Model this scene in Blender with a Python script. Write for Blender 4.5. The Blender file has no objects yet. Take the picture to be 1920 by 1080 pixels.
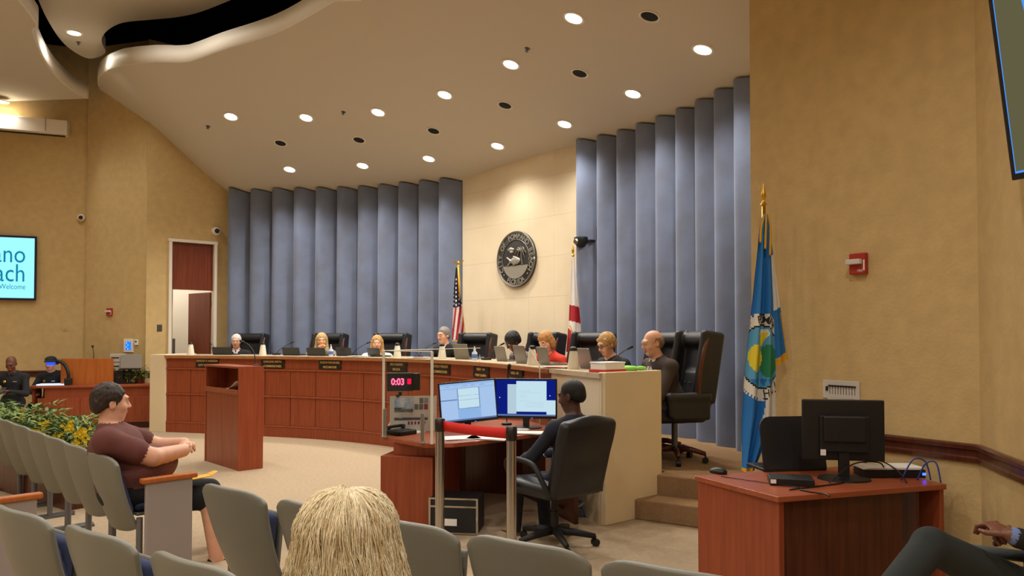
import bpy, bmesh, math, random
import numpy as np
from mathutils import Vector, Matrix, Euler
random.seed(7)
S = bpy.context.scene
COL = S.collection
R = math.radians
# ------------------------------------------------------------------ camera
F = 1400.0; EYE = 1.6; PITCH = R(1.3); HOR = 630.0
PY = HOR - F * math.tan(PITCH)
cam_d = bpy.data.cameras.new('camera'); cam = bpy.data.objects.new('camera', cam_d); COL.objects.link(cam)
cam_d.sensor_width = 36.0; cam_d.lens = F / 1920 * 36
cam_d.shift_y = (PY - 540) / 1920
cam_d.clip_start = 0.05; cam_d.clip_end = 200
cam.location = (0, 0, EYE); cam.rotation_euler = (math.pi / 2 + PITCH, 0, 0)
S.camera = cam
# ------------------------------------------------------------------ world and exposure
W = bpy.data.worlds.new('world'); S.world = W; W.use_nodes = True
W.node_tree.nodes['Background'].inputs[0].default_value = (1.0, 0.9, 0.78, 1)
W.node_tree.nodes['Background'].inputs[1].default_value = 0.15
S.view_settings.view_transform = 'Standard'; S.view_settings.look = 'None'
S.view_settings.gamma = 1.0; S.view_settings.use_curve_mapping = False
S.view_settings.exposure = 0.3
LAMP_W = 110.0          # watts of one ceiling downlight
LAMP_C = (1.0, 0.945, 0.86)

def ray(px, py):
    dx, dz = (px - 960) / F, (PY - py) / F
    c, s = math.cos(PITCH), math.sin(PITCH)
    return Vector((dx, c - s * dz, s + c * dz))
def at(px, py, Y):
    d = ray(px, py); return Vector((0, 0, EYE)) + d * (Y / d.y)
def atH(px, py, h):
    d = ray(px, py); return Vector((0, 0, EYE)) + d * ((h - EYE) / d.z)
def ppm(Y): return F / Y

# ------------------------------------------------------------------ mesh helpers
class MB:
    def __init__(s): s.v = []; s.f = []; s.m = []
    def add(s, vs, fs, mi=0, M=None):
        n = len(s.v)
        s.v += [tuple(M @ Vector(p)) if M is not None else tuple(p) for p in vs]
        s.f += [tuple(i + n for i in f) for f in fs]; s.m += [mi] * len(fs); return s
    def box(s, c, d, mi=0, M=None, rz=0):
        x, y, z = d[0] / 2, d[1] / 2, d[2] / 2
        vs = [(a, b, e) for e in (-z, z) for b in (-y, y) for a in (-x, x)]
        T = Matrix.Translation(c) @ Matrix.Rotation(rz, 4, 'Z')
        if M is not None: T = M @ T
        return s.add(vs, [(0, 2, 3, 1), (4, 5, 7, 6), (0, 1, 5, 4), (2, 6, 7, 3), (0, 4, 6, 2), (1, 3, 7, 5)], mi, T)
    def hexa(s, b, t, mi=0):
        n = len(b); fs = [tuple(range(n - 1, -1, -1)), tuple(range(n, 2 * n))]
        fs += [(i, (i + 1) % n, n + (i + 1) % n, n + i) for i in range(n)]
        return s.add(list(b) + list(t), fs, mi)
    def prism(s, poly, z0, z1, mi=0, M=None):
        n = len(poly); vs = [(p[0], p[1], z0) for p in poly] + [(p[0], p[1], z1) for p in poly]
        fs = [tuple(range(n - 1, -1, -1)), tuple(range(n, 2 * n))] + [(i, (i + 1) % n, n + (i + 1) % n, n + i) for i in range(n)]
        return s.add(vs, fs, mi, M)
    def tube(s, path, r, n=8, mi=0, caps=True, M=None):
        path = [Vector(p) for p in path]; rs = r if isinstance(r, (list, tuple)) else [r] * len(path)
        vs = []; fs = []; up = None
        for i, p in enumerate(path):
            t = (path[min(i + 1, len(path) - 1)] - path[max(i - 1, 0)])
            t = t.normalized() if t.length > 1e-9 else Vector((0, 0, 1))
            if up is None:
                up = t.cross(Vector((0, 0, 1)) if abs(t.z) < .9 else Vector((1, 0, 0))).normalized()
            else:
                up = (up - t * up.dot(t)); up = up.normalized() if up.length > 1e-6 else t.orthogonal().normalized()
            w = t.cross(up)
            for k in range(n):
                a = 2 * math.pi * k / n; vs.append(p + (up * math.cos(a) + w * math.sin(a)) * rs[i])
        for i in range(len(path) - 1):
            for k in range(n):
                fs.append((i * n + k, i * n + (k + 1) % n, (i + 1) * n + (k + 1) % n, (i + 1) * n + k))
        if caps:
            fs.append(tuple(range(n - 1, -1, -1))); fs.append(tuple(range((len(path) - 1) * n, len(path) * n)))
        return s.add(vs, fs, mi, M)
    def lathe(s, prof, n=20, mi=0, M=None, c=(0, 0)):
        vs = [(c[0] + r * math.cos(2 * math.pi * k / n), c[1] + r * math.sin(2 * math.pi * k / n), z) for r, z in prof for k in range(n)]
        fs = [(i * n + k, i * n + (k + 1) % n, (i + 1) * n + (k + 1) % n, (i + 1) * n + k) for i in range(len(prof) - 1) for k in range(n)]
        if prof[0][0] > 1e-6: fs.append(tuple(range(n - 1, -1, -1)))
        if prof[-1][0] > 1e-6: fs.append(tuple(range((len(prof) - 1) * n, len(prof) * n)))
        return s.add(vs, fs, mi, M)
    def grid(s, P, mi=0, M=None, close=False):
        a, b = len(P), len(P[0]); vs = [p for row in P for p in row]
        fs = [(i * b + j, i * b + (j + 1) % b, (i + 1) * b + (j + 1) % b, (i + 1) * b + j) for i in range(a - 1) for j in range(b if close else b - 1)]
        return s.add(vs, fs, mi, M)
    def build(s, name, mats, parent=None, smooth=False, bev=0, loc=None, rot=None, sol=0, seg=2, sub=0):
        me = bpy.data.meshes.new(name); me.from_pydata([tuple(v) for v in s.v], [], s.f)
        mats = mats if isinstance(mats, (list, tuple)) else [mats]
        for m in mats: me.materials.append(m)
        if len(mats) > 1: me.polygons.foreach_set('material_index', s.m)
        if smooth:
            me.polygons.foreach_set('use_smooth', [True] * len(me.polygons))
            if smooth != 'all': me.set_sharp_from_angle(angle=R(45))
        me.update()
        o = bpy.data.objects.new(name, me); COL.objects.link(o)
        if parent: o.parent = parent
        if loc is not None: o.location = loc
        if rot is not None: o.rotation_euler = rot
        if sub: m = o.modifiers.new('s', 'SUBSURF'); m.levels = sub; m.render_levels = sub
        if sol: m = o.modifiers.new('t', 'SOLIDIFY'); m.thickness = sol; m.offset = 0
        if bev: m = o.modifiers.new('b', 'BEVEL'); m.width = bev; m.segments = seg; m.limit_method = 'ANGLE'; m.angle_limit = R(35)
        return o
def tag(o, label=None, cat=None, group=None, kind=None):
    if label: o['label'] = label
    if cat: o['category'] = cat
    if group: o['group'] = group
    if kind: o['kind'] = kind
    return o
def thing(name, label, cat, loc=(0, 0, 0), rz=0, group=None, rot=None):
    o = bpy.data.objects.new(name, None); COL.objects.link(o); o.empty_display_size = .1
    o.location = loc; o.rotation_euler = rot if rot is not None else (0, 0, rz)
    return tag(o, label, cat, group)
def copy_tree(o, parent=None):
    c = o.copy(); COL.objects.link(c); c.parent = parent
    for ch in list(o.children): copy_tree(ch, c)
    return c
def facing(v): return math.atan2(-v[0], v[1])     # rotation about Z that turns +Y to v
def catmull(P, n):
    P = [Vector(p) for p in P]; out = []
    for i in range(len(P) - 1):
        a, b, c, d = P[max(i - 1, 0)], P[i], P[i + 1], P[min(i + 2, len(P) - 1)]
        for k in range(n):
            t = k / n
            out.append(.5 * ((2 * b) + (c - a) * t + (2 * a - 5 * b + 4 * c - d) * t * t + (3 * b - a - 3 * c + d) * t ** 3))
    out.append(P[-1]); return out
def resample(P, step=None, n=None):
    L = [0]
    for a, b in zip(P, P[1:]): L.append(L[-1] + (b - a).length)
    if n is None: n = max(1, round(L[-1] / step))
    out = []; j = 0
    for k in range(n + 1):
        s = L[-1] * k / n
        while j < len(L) - 2 and L[j + 1] < s: j += 1
        t = (s - L[j]) / max(1e-9, L[j + 1] - L[j]); out.append(P[j].lerp(P[j + 1], t))
    return out
def normals2(P):
    out = []
    for i in range(len(P)):
        t = P[min(i + 1, len(P) - 1)] - P[max(i - 1, 0)]; out.append(Vector((-t.y, t.x, 0)).normalized())
    return out
_fonts = {}
def text_mesh(txt, size, align='CENTER', depth=0.0, bold=0.0, sx=1.0):
    cu = bpy.data.curves.new('t', 'FONT'); cu.body = txt; cu.size = size; cu.align_x = align; cu.align_y = 'CENTER'
    cu.extrude = depth; cu.offset = bold; cu.resolution_u = 3
    o = bpy.data.objects.new('t', cu); COL.objects.link(o)
    dg = bpy.context.evaluated_depsgraph_get(); me = o.evaluated_get(dg).to_mesh()
    vs = [(v.co.x * sx, v.co.y, v.co.z) for v in me.vertices]; fs = [tuple(p.vertices) for p in me.polygons]
    bpy.data.objects.remove(o); bpy.data.curves.remove(cu)
    return vs, fs

# ------------------------------------------------------------------ materials
def srgb(r, g, b):
    f = lambda c: (c / 255 / 12.92) if c / 255 <= .04045 else ((c / 255 + .055) / 1.055) ** 2.4
    return (f(r), f(g), f(b), 1)
def mat(name, rgb, rough=.5, metal=0, var=0, vscale=6, bump=0, bscale=60, stretch=(1, 1, 1), rgb2=None, coat=0, spec=None, trans=0, emit=0, ior=None, detail=4, sheen=0):
    m = bpy.data.materials.new(name); m.use_nodes = True; nt = m.node_tree; b = nt.nodes['Principled BSDF']
    c = srgb(*rgb); b.inputs['Base Color'].default_value = c; b.inputs['Roughness'].default_value = rough; b.inputs['Metallic'].default_value = metal
    if coat: b.inputs['Coat Weight'].default_value = coat; b.inputs['Coat Roughness'].default_value = .15
    if spec is not None: b.inputs['Specular IOR Level'].default_value = spec
    if trans: b.inputs['Transmission Weight'].default_value = trans
    if ior: b.inputs['IOR'].default_value = ior
    if sheen: b.inputs['Sheen Weight'].default_value = sheen
    if emit: b.inputs['Emission Color'].default_value = c; b.inputs['Emission Strength'].default_value = emit
    if var or bump or rgb2:
        tc = nt.nodes.new('ShaderNodeTexCoord'); mp = nt.nodes.new('ShaderNodeMapping'); mp.inputs['Scale'].default_value = stretch
        nt.links.new(tc.outputs['Object'], mp.inputs[0])
    if var or rgb2:
        n = nt.nodes.new('ShaderNodeTexNoise'); n.inputs['Scale'].default_value = vscale; n.inputs['Detail'].default_value = detail
        nt.links.new(mp.outputs[0], n.inputs['Vector'])
        r = nt.nodes.new('ShaderNodeValToRGB'); r.color_ramp.elements[0].position = .3; r.color_ramp.elements[1].position = .7
        c2 = srgb(*rgb2) if rgb2 else None
        r.color_ramp.elements[0].color = c2 if c2 else (c[0] * (1 - var), c[1] * (1 - var), c[2] * (1 - var), 1)
        r.color_ramp.elements[1].color = c if c2 else (min(1, c[0] * (1 + var)), min(1, c[1] * (1 + var)), min(1, c[2] * (1 + var)), 1)
        nt.links.new(n.outputs['Fac'], r.inputs[0]); nt.links.new(r.outputs[0], b.inputs['Base Color'])
    if bump:
        n2 = nt.nodes.new('ShaderNodeTexNoise'); n2.inputs['Scale'].default_value = bscale; n2.inputs['Detail'].default_value = 3
        nt.links.new(mp.outputs[0], n2.inputs['Vector'])
        bp = nt.nodes.new('ShaderNodeBump'); bp.inputs['Strength'].default_value = bump; bp.inputs['Distance'].default_value = .01
        nt.links.new(n2.outputs['Fac'], bp.inputs['Height']); nt.links.new(bp.outputs[0], b.inputs['Normal'])
    return m
def emis(name, rgb, k):
    m = bpy.data.materials.new(name); m.use_nodes = True; nt = m.node_tree; nt.nodes.clear()
    e = nt.nodes.new('ShaderNodeEmission'); o = nt.nodes.new('ShaderNodeOutputMaterial')
    e.inputs[0].default_value = srgb(*rgb); e.inputs[1].default_value = k; nt.links.new(e.outputs[0], o.inputs[0]); return m
def wood(name, rgb, rgb2, rough=.4, axis='z', scale=4, coat=.15):
    st = {'z': (9, 9, .5), 'x': (.5, 9, 9), 'y': (9, .5, 9)}[axis]
    return mat(name, rgb, rough, rgb2=rgb2, vscale=scale, stretch=st, detail=5, coat=coat, spec=.3)
M = {}
M['carpet'] = mat('carpet', (172, 152, 126), .95, var=.08, vscale=25, bump=.3, bscale=250, spec=.1)
M['carpet2'] = mat('step carpet', (150, 120, 88), .95, var=.12, vscale=60, bump=.4, bscale=250, spec=.1)
M['wall'] = mat('wallcovering', (204, 176, 124), .8, var=.07, vscale=9, bump=.25, bscale=45, detail=6, spec=.2)
M['ceil'] = mat('ceiling paint', (206, 196, 178), .9, spec=.1)
M['white'] = mat('white paint', (232, 224, 210), .6)
M['black'] = mat('void black', (7, 8, 14), .95, spec=0)
M['blue'] = mat('blue felt', (122, 134, 162), .95, var=.1, vscale=3, spec=.1, sheen=.3, rgb2=(112, 119, 138), detail=6, bump=.1, bscale=300)
M['marble'] = mat('cream marble', (230, 214, 184), .22, var=.03, vscale=2.5, spec=.4)
M['marble2'] = mat('cream laminate', (228, 210, 174), .4, var=.04, vscale=2.5, spec=.4)
M['wood'] = wood('cherry wood', (156, 78, 46), (136, 62, 36))
M['woodh'] = wood('cherry wood rail', (164, 88, 54), (146, 70, 42), axis='x')
M['wood_t'] = wood('tan wood edge', (176, 120, 78), (156, 100, 62), axis='x')
M['wood_o'] = wood('amber wood', (182, 104, 44), (160, 86, 34))
M['dwood'] = wood('dark wood', (96, 48, 28), (70, 32, 18), rough=.3, coat=.3)
M['counter'] = mat('counter stone', (206, 190, 160), .25, var=.1, vscale=12, spec=.5)
M['door'] = wood('door wood', (134, 62, 32), (112, 48, 24))
M['leather'] = mat('black leather', (26, 27, 31), .42, bump=.08, bscale=120, spec=.5)
M['plastic'] = mat('black plastic', (18, 18, 20), .45)
M['plasticm'] = mat('matt black plastic', (24, 24, 26), .6)
M['seatg'] = mat('grey seat shell', (118, 116, 104), .45, spec=.4)
M['greyp'] = mat('grey panel', (150, 140, 136), .6)
M['gmetal'] = mat('grey metal', (110, 110, 112), .45, metal=.5)
M['chrome'] = mat('brushed steel', (190, 186, 180), .22, metal=1)
M['gold'] = mat('gold', (226, 176, 60), .3, metal=.9)
M['fringe'] = mat('gold fringe', (226, 170, 30), .8, bump=.5, bscale=200)
M['paper'] = mat('white paper', (240, 238, 232), .8)
M['red'] = mat('red paint', (170, 44, 32), .45)
M['glass'] = mat('clear acrylic', (250, 252, 250), .02, trans=1, ior=1.08, spec=.5)
# ------------------------------------------------------------------ plan of the room
CC = Vector((-5.1, 6.0, 0))
def ceilh(x, y):
    d = Vector((x, y, 0)) - CC; r = d.length; th = math.degrees(math.atan2(d.x, d.y))
    s = -5.45 - x; b = .83 * ((s + math.sqrt(s * s + .12)) / 2) - .06 * max(0, 1 - abs(s))
    return 4.4 + .3 * (8 - r) + b
def atC(px, py, lo=3.0, hi=17.0):                 # where a sight line meets the sloping ceiling
    for _ in range(50):
        m = (lo + hi) / 2; p = at(px, py, m)
        if p.z > ceilh(p.x, p.y): hi = m
        else: lo = m
    return at(px, py, lo)
PLAT = .35
WL = [Vector((-4.4 * 2.6, 12.6, 0)), Vector((at(160, 600, 13.95).x, 13.95, 0))]      # far left wall
PIL = [at(160, 600, 13.9), at(279, 600, 13.5)]
for p in PIL: p.z = 0
DW = [at(279, 600, 13.5), at(428, 600, 14.4)]                                        # wall with the door
for p in DW: p.z = 0
CA = [at(429, 600, 14.25), at(470, 600, 14.24), at(553, 600, 14.15), at(676, 600, 13.92), at(790, 600, 13.45), at(867, 600, 13.05)]
CB = [at(1090, 600, 11.0), at(1166, 600, 10.45), at(1244, 600, 9.75), at(1322, 600, 9.05), at(1403, 600, 8.25), at(1440, 600, 7.9)]
for p in CA + CB: p.z = 0
RW = [Vector((1.83, 5.7, 0)), Vector((2.72, 4.35, 0)), Vector((2.56, 3.7, 0)), Vector((3.4, 3.2, 0)), Vector((3.45, -4.5, 0))]
RRET = Vector((2.85, 7.75, 0))
DF = catmull([(-5.78, 12.5, 0), (-4.9, 12.27, 0), (-4.0, 11.98, 0), (-3.15, 11.68, 0), (-2.5, 11.36, 0), (-1.85, 10.92, 0), (-1.2, 10.33, 0), (-.65, 9.65, 0), (-.22, 8.9, 0), (.12, 8.1, 0), (.42, 7.25, 0), (.77, 6.35, 0)], 12)
DBACK = Vector((1.34, 6.82, 0))

def wall(name, a, b, z0, z1, mat_, th=.12, side=1, parent=None):
    a, b = Vector(a), Vector(b); n = Vector((-(b - a).y, (b - a).x, 0)).normalized() * th * side
    mb = MB(); q = [a, b, b + n, a + n]
    if side < 0: q = q[::-1]
    mb.hexa([(p.x, p.y, z0) for p in q], [(p.x, p.y, z1) for p in q])
    o = mb.build(name, mat_, parent)
    if not parent: tag(o, kind='structure')
    return o
# floor
mb = MB(); mb.box((-5, 5, -.06), (20, 22, .12)); tag(mb.build('floor', M['carpet']), kind='structure')
# raised floor behind the dais
front = [p - n * .12 for p, n in zip(DF, [Vector((-x.x, -x.y, 0)) for x in normals2(DF)])]
poly = [Vector((-5.9, 14.6, 0)), Vector((-5.9, 12.75, 0))] + front[4:-4:4] + [Vector((.95, 6.65, 0)), Vector((1.34, 6.98, 0)), Vector((1.96, 6.58, 0)), Vector((2.4, 6.6, 0)), Vector((3.1, 8.0, 0)), Vector((1.3, 11.4, 0)), Vector((-.6, 13.6, 0))]
mb = MB(); mb.prism([(p.x, p.y) for p in poly], 0, PLAT); tag(mb.build('floor_platform', M['carpet2']), kind='structure')
# steps up to the platform
st = tag(thing('stairs', None, None), kind='structure')
d = Vector((.83, -.53, 0)).normalized(); nn = Vector((.53, .83, 0)).normalized()
a0 = Vector((1.07, 6.56, 0))
for k, (hh, off) in enumerate(((PLAT / 2, 0), (PLAT, .29))):
    a = a0 + nn * off + d * (0 if k == 0 else .08); e = a + d * .95
    mb = MB(); q = [a, e, e + nn * (.6 - off), a + nn * (.6 - off)]
    mb.hexa([(p.x, p.y, 0) for p in q], [(p.x, p.y, hh + .002 * (k > 0)) for p in q]); mb.build('step', M['carpet2'], st, bev=.012)
# walls
def face(a, b, z0, z1): pass
wall('wall_left', WL[0], WL[1], 0, 7, M['wall'])
wall('wall_pilaster', PIL[0], PIL[1], 0, 7, M['wall'], th=.6)
# door wall with its opening
dx = (DW[1] - DW[0]); Ld = dx.length; dxn = dx.normalized(); dn = Vector((-dxn.y, dxn.x, 0))
def dwpt(px):   # distance along the door wall seen at a pixel column
    d = ray(px, 560); den = d.x * dxn.y - d.y * dxn.x
    t = (DW[0].x * dxn.y - DW[0].y * dxn.x) / den
    return (Vector((d.x * t, d.y * t, 0)) - DW[0]).dot(dxn)
d0, d1 = dwpt(320), dwpt(401); DTOP = 3.34
wd = tag(thing('wall_door_side', None, None), kind='structure')
def seg(u0, u1, z0, z1):
    mb = MB(); q = [DW[0] + dxn * u0, DW[0] + dxn * u1, DW[0] + dxn * u1 + dn * .14, DW[0] + dxn * u0 + dn * .14]
    mb.hexa([(p.x, p.y, z0) for p in q], [(p.x, p.y, z1) for p in q]); mb.build('wall_section', M['wall'], wd)
seg(-.05, d0, 0, 7); seg(d1, Ld, 0, 7); seg(d0, d1, DTOP, 7)
def onDW(u, z, off=0): p = DW[0] + dxn * u - dn * off; return Vector((p.x, p.y, z))
Rdw = math.atan2(dxn.y, dxn.x)
dr = tag(thing('door_1', None, None, loc=onDW(d0, PLAT), rz=Rdw), kind='structure')
w = d1 - d0; H = DTOP - PLAT; fw = .055
mb = MB(); mb.box((-fw / 2 + .01, .05, H / 2), (fw, .2, H)); mb.build('jamb', M['white'], dr, bev=.006)
mb = MB(); mb.box((w + fw / 2 - .01, .05, H / 2), (fw, .2, H)); mb.build('jamb', M['white'], dr, bev=.006)
mb = MB(); mb.box((w / 2, .05, H + fw / 2), (w + 2 * fw, .2, fw)); mb.build('door_head', M['white'], dr, bev=.006)
LH = (at(360, 543, 13.9).z) - PLAT
mb = MB(); mb.box((w / 2, .07, (LH + H) / 2), (w, .05, H - LH)); mb.build('transom_panel', M['door'], dr)
mb = MB(); T = Matrix.Translation((w - .02, .12, 0)) @ Matrix.Rotation(R(-76), 4, 'Z')
mb.box((-w * .48, 0, (LH - .03) / 2), (w * .96, .045, LH - .03), M=T); lf = mb.build('door_leaf', M['door'], dr)
for z in (.3, 1.05, LH - .25):
    mb = MB(); mb.box((w - .01, .1, z), (.03, .04, .12)); mb.build('hinge', M['chrome'], dr)
# room behind the door
bw = tag(thing('wall_back_room', None, None), kind='structure')
mb = MB()
for u, v, s1 in ((.85, 2.3, (1.9, .1, 3.2)), (-.12, 1.25, (.1, 2.1, 3.2)), (1.75, 1.25, (.1, 2.1, 3.2))):
    mb.box((u, v, 1.55), s1)
mb.box((.85, 1.25, 3.15), (1.9, 2.2, .06)); mb.box((.85, 1.25, -.03), (1.9, 2.2, .06))
o = mb.build('wall_panel', M['white'], bw); o.location = onDW(d0, PLAT); o.rotation_euler = (0, 0, Rdw)
o = thing('ceiling_light', 'unseen square lamp added to light the white room behind the open door', 'light', loc=onDW(d0 + .5, PLAT + 3.1, -1.3))
mb = MB(); mb.box((0, 0, 0), (.5, .5, .04)); mb.build('fill_panel', emis('added room lamp', (255, 250, 240), 25), o)  # added glowing panel, out of sight, brightens the room behind the door
o = thing('filing_cabinet', 'grey filing cabinet in the white room behind the open door', 'cabinet', loc=onDW(d0 + .2, PLAT, -1.4), rz=Rdw)
mb = MB(); mb.box((0, 0, .6), (.4, .5, 1.2)); mb.build('body', M['gmetal'], o, bev=.01)
for z in (.2, .6, 1.0):
    mb = MB(); mb.box((0, -.256, z), (.37, .012, .36)); dd = mb.build('drawer', M['gmetal'], o, bev=.004)
    mb = MB(); mb.box((0, -.275, z + .08), (.12, .025, .02)); mb.build('handle', M['chrome'], dd)
# fluted felt panels
def flutes(name, P, n, z0):
    root = tag(thing(name, None, None), kind='structure')
    Q = resample(P, n=n)
    back = [q + Vector((nv.x, nv.y, 0)) * .1 for q, nv in zip(Q, normals2(Q))]
    mb = MB(); k = len(Q); nv = normals2(Q); q2 = [b + v * .1 for b, v in zip(back, nv)]
    for i in range(k - 1):
        q = [back[i], back[i + 1], q2[i + 1], q2[i]]; mb.hexa([(p.x, p.y, z0) for p in q], [(p.x, p.y, 5.2) for p in q])
    mb.build('backing_wall', M['ceil'], root)
    for i in range(n):
        a, b = Q[i], Q[i + 1]; t = (b - a); nv = Vector((-t.y, t.x, 0)).normalized()
        prof = []
        for j in range(15):
            s = j / 14; prof.append(a + t * s - nv * (.22 * math.sin(math.pi * s ** .48) ** .85) + nv * .03)
        prof += [b + nv * .12, a + nv * .12]
        mb = MB(); m_ = len(prof)
        tops = [ceilh(p.x, p.y) - .03 for p in prof]; tops[-1] = tops[-2] = min(tops)
        mb.hexa([(p.x, p.y, z0) for p in prof], [(p.x, p.y, z) for p, z in zip(prof, tops)])
        mb.build('fluted_panel', M['blue'], root, smooth=True)
flutes('wall_fluted_left', catmull(CA, 8), 11, PLAT)
flutes('wall_fluted_right', catmull(CB, 8), 9, PLAT)
# marble wall: tiles with hairline joints
A, B = CA[-1].copy(), CB[0].copy(); mt = tag(thing('wall_marble', None, None), kind='structure')
t = (B - A); L = t.length; tn = t.normalized(); mn = Vector((-tn.y, tn.x, 0))
def onM(u, z, off=0): p = A + tn * u - mn * off; return Vector((p.x, p.y, z))
mb = MB(); q = [A + mn * .04, B + mn * .04, B + mn * .2, A + mn * .2]; mb.hexa([(p.x, p.y, PLAT) for p in q], [(p.x, p.y, 5) for p in q]); mb.build('backing_wall', M['marble2'], mt)
nu, nz = 5, 7; tw, tz = L / nu, .62
for i in range(nu):
    for j in range(nz):
        u0, u1, z0, z1 = i * tw + .0008, (i + 1) * tw - .0008, PLAT + j * tz + .0008, PLAT + (j + 1) * tz - .0008
        if j == nz - 1: z1 = 4.75
        mb = MB(); q = [onM(u0, 0), onM(u1, 0), onM(u1, 0, -.04), onM(u0, 0, -.04)]
        mb.hexa([(p.x, p.y, z0) for p in q], [(p.x, p.y, z1) for p in q]); mb.build('marble_tile', M['marble'], mt)
Rm = math.atan2(tn.y, tn.x)
# right walls
wr = wall('wall_right_return', RRET, RW[0], PLAT * 0, 7, M['wall'], side=1)
wall('wall_right', RW[0], RW[1], 0, 7, M['wall'])
wall('wall_right_side', RW[1], RW[2], 0, 7, M['wall'])
wall('wall_right_angled', RW[2], RW[3], 0, 7, M['wall'])
wall('wall_right_rear', RW[3], RW[4], 0, 7, M['wall'])
wall('wall_rear', RW[4], Vector((-12, -4.5, 0)), 0, 7, M['wall'])
wall('wall_left_side', Vector((-12, -4.5, 0)), WL[0], 0, 7, M['wall'])
# chair rails
def rail(name, pts, h=.97):
    mb = MB(); prof = [(0, -.055), (.018, -.055), (.022, -.03), (.012, -.02), (.014, .012), (.03, .022), (.034, .045), (.026, .055), (0, .055)]
    P = []
    for i, p in enumerate(pts):
        dirs = []
        if i > 0: dirs.append((pts[i] - pts[i - 1]).normalized())
        if i < len(pts) - 1: dirs.append((pts[i + 1] - pts[i]).normalized())
        ns = [Vector((d.y, -d.x, 0)) for d in dirs]; nm = sum(ns, Vector()).normalized(); nm = nm / max(.3, nm.dot(ns[0]))
        P.append([p + nm * a + Vector((0, 0, h - .055 + b)) for a, b in prof])
    mb.grid(P, close=True); return tag(mb.build(name, M['dwood'], smooth=True), kind='structure')
rail('trim_1', RW)
rail('trim_2', [WL[0], WL[1]]); rail('trim_3', [PIL[0], PIL[1]])
rail('trim_4', [DW[0], DW[0] + dxn * (d0 - .06)])
# ------------------------------------------------------------------ ceilings
# sloping dais ceiling with its curved inner fascia
edge_px = [(186, 163), (185, 147), (192, 140), (213, 128), (240, 121), (283, 117), (340, 117), (367, 112), (417, 94), (483, 74), (533, 55), (583, 28), (627, 2)]
edge = [atC(*e) for e in edge_px]
edge = [Vector((e.x, e.y, ceilh(e.x, e.y))) for e in catmull(edge, 5)]
last = edge[-1]
d_ = last - CC; r0 = math.hypot(d_.x, d_.y); t0 = math.atan2(d_.x, d_.y)
for k in range(1, 16):
    th = t0 + (R(112) - t0) * k / 15; x, y = CC.x + (r0 + .2 * math.sin(k)) * math.sin(th), CC.y + (r0 + .2 * math.sin(k)) * math.cos(th)
    edge.append(Vector((x, y, ceilh(x, y))))
from mathutils.geometry import delaunay_2d_cdt
outer = []
for k in range(41):
    th = R(-19) + R(137) * k / 40; outer.append(Vector((CC.x + 8.75 * math.sin(th), CC.y + 8.75 * math.cos(th), 0)))
ring = [Vector((p.x, p.y)) for p in edge] + [Vector((p.x, p.y)) for p in outer[::-1]]
inner = []
for k in range(1, 60):
    for r10 in range(8):
        th = R(-18) + R(134) * k / 60; r = 5.0 + .48 * r10
        inner.append(Vector((CC.x + r * math.sin(th), CC.y + r * math.cos(th))))
cv, _, cf, _, _, _ = delaunay_2d_cdt(ring + inner, [(i, (i + 1) % len(ring)) for i in range(len(ring))], [], 1, 1e-4)
mb = MB(); mb.add([(v.x, v.y, ceilh(v.x, v.y)) for v in cv], [tuple(f) for f in cf])
dc = tag(mb.build('ceiling', M['ceil'], smooth='all'), kind='structure')
mb = MB(); mb.grid([[(e.x, e.y, e.z + .24), (e.x, e.y, e.z - .002)] for e in edge]); mb.build('fascia', M['white'], dc, smooth='all', sol=.03)
# left soffit over the public seats, with its fascia
SH = 5.88
lpx = [(59, 30), (62, 57), (72, 90), (90, 123), (113, 150), (140, 172), (165, 185)]
le = catmull([Vector((-4.6, 3.5, SH)), Vector((-5.6, 7.0, SH))] + [atH(x, y, SH) for x, y in lpx], 5)
mb = MB(); mb.grid([[(p.x, p.y, SH), (-12.2, p.y + .1, SH - .12)] for p in le]); ls = tag(mb.build('ceiling_left', M['ceil']), kind='structure')
mb = MB(); mb.grid([[(p.x, p.y, SH + .25), (p.x, p.y, SH - .002)] for p in le]); mb.build('fascia', M['white'], ls, smooth='all', sol=.03)
# raised inner ceiling cloud
UH = 6.32
cpx = [(72, 0), (87, 33), (110, 70), (133, 93), (167, 110), (197, 100), (191, 80), (193, 67), (207, 53), (233, 42), (283, 37), (333, 32), (377, 22), (433, 0)]
ce = catmull([atH(x, y, UH) for x, y in cpx], 4)
pl = [(p.x, p.y) for p in ce] + [(-1.0, 8.0), (.2, 5.0), (-.5, 3.0), (-3.5, 2.8), (-5.2, 6.0)]
mb = MB(); mb.prism(pl[::-1], UH, UH + .2); tag(mb.build('ceiling_cloud', M['ceil']), kind='structure')
mb = MB(); mb.box((-5, 5, 7.05), (20, 22, .1)); tag(mb.build('ceiling_plenum', M['black']), kind='structure')
mb = MB(); mb.prism([(-12, -4.6), (3.5, -4.6), (3.5, 3.2), (2.4, 3.7), (-.6, 3.6), (-3.6, 3.4), (-5.0, 4.6), (-12, 4.6)], 4.75, 4.85); tag(mb.build('ceiling_rear', M['ceil']), kind='structure')
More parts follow.
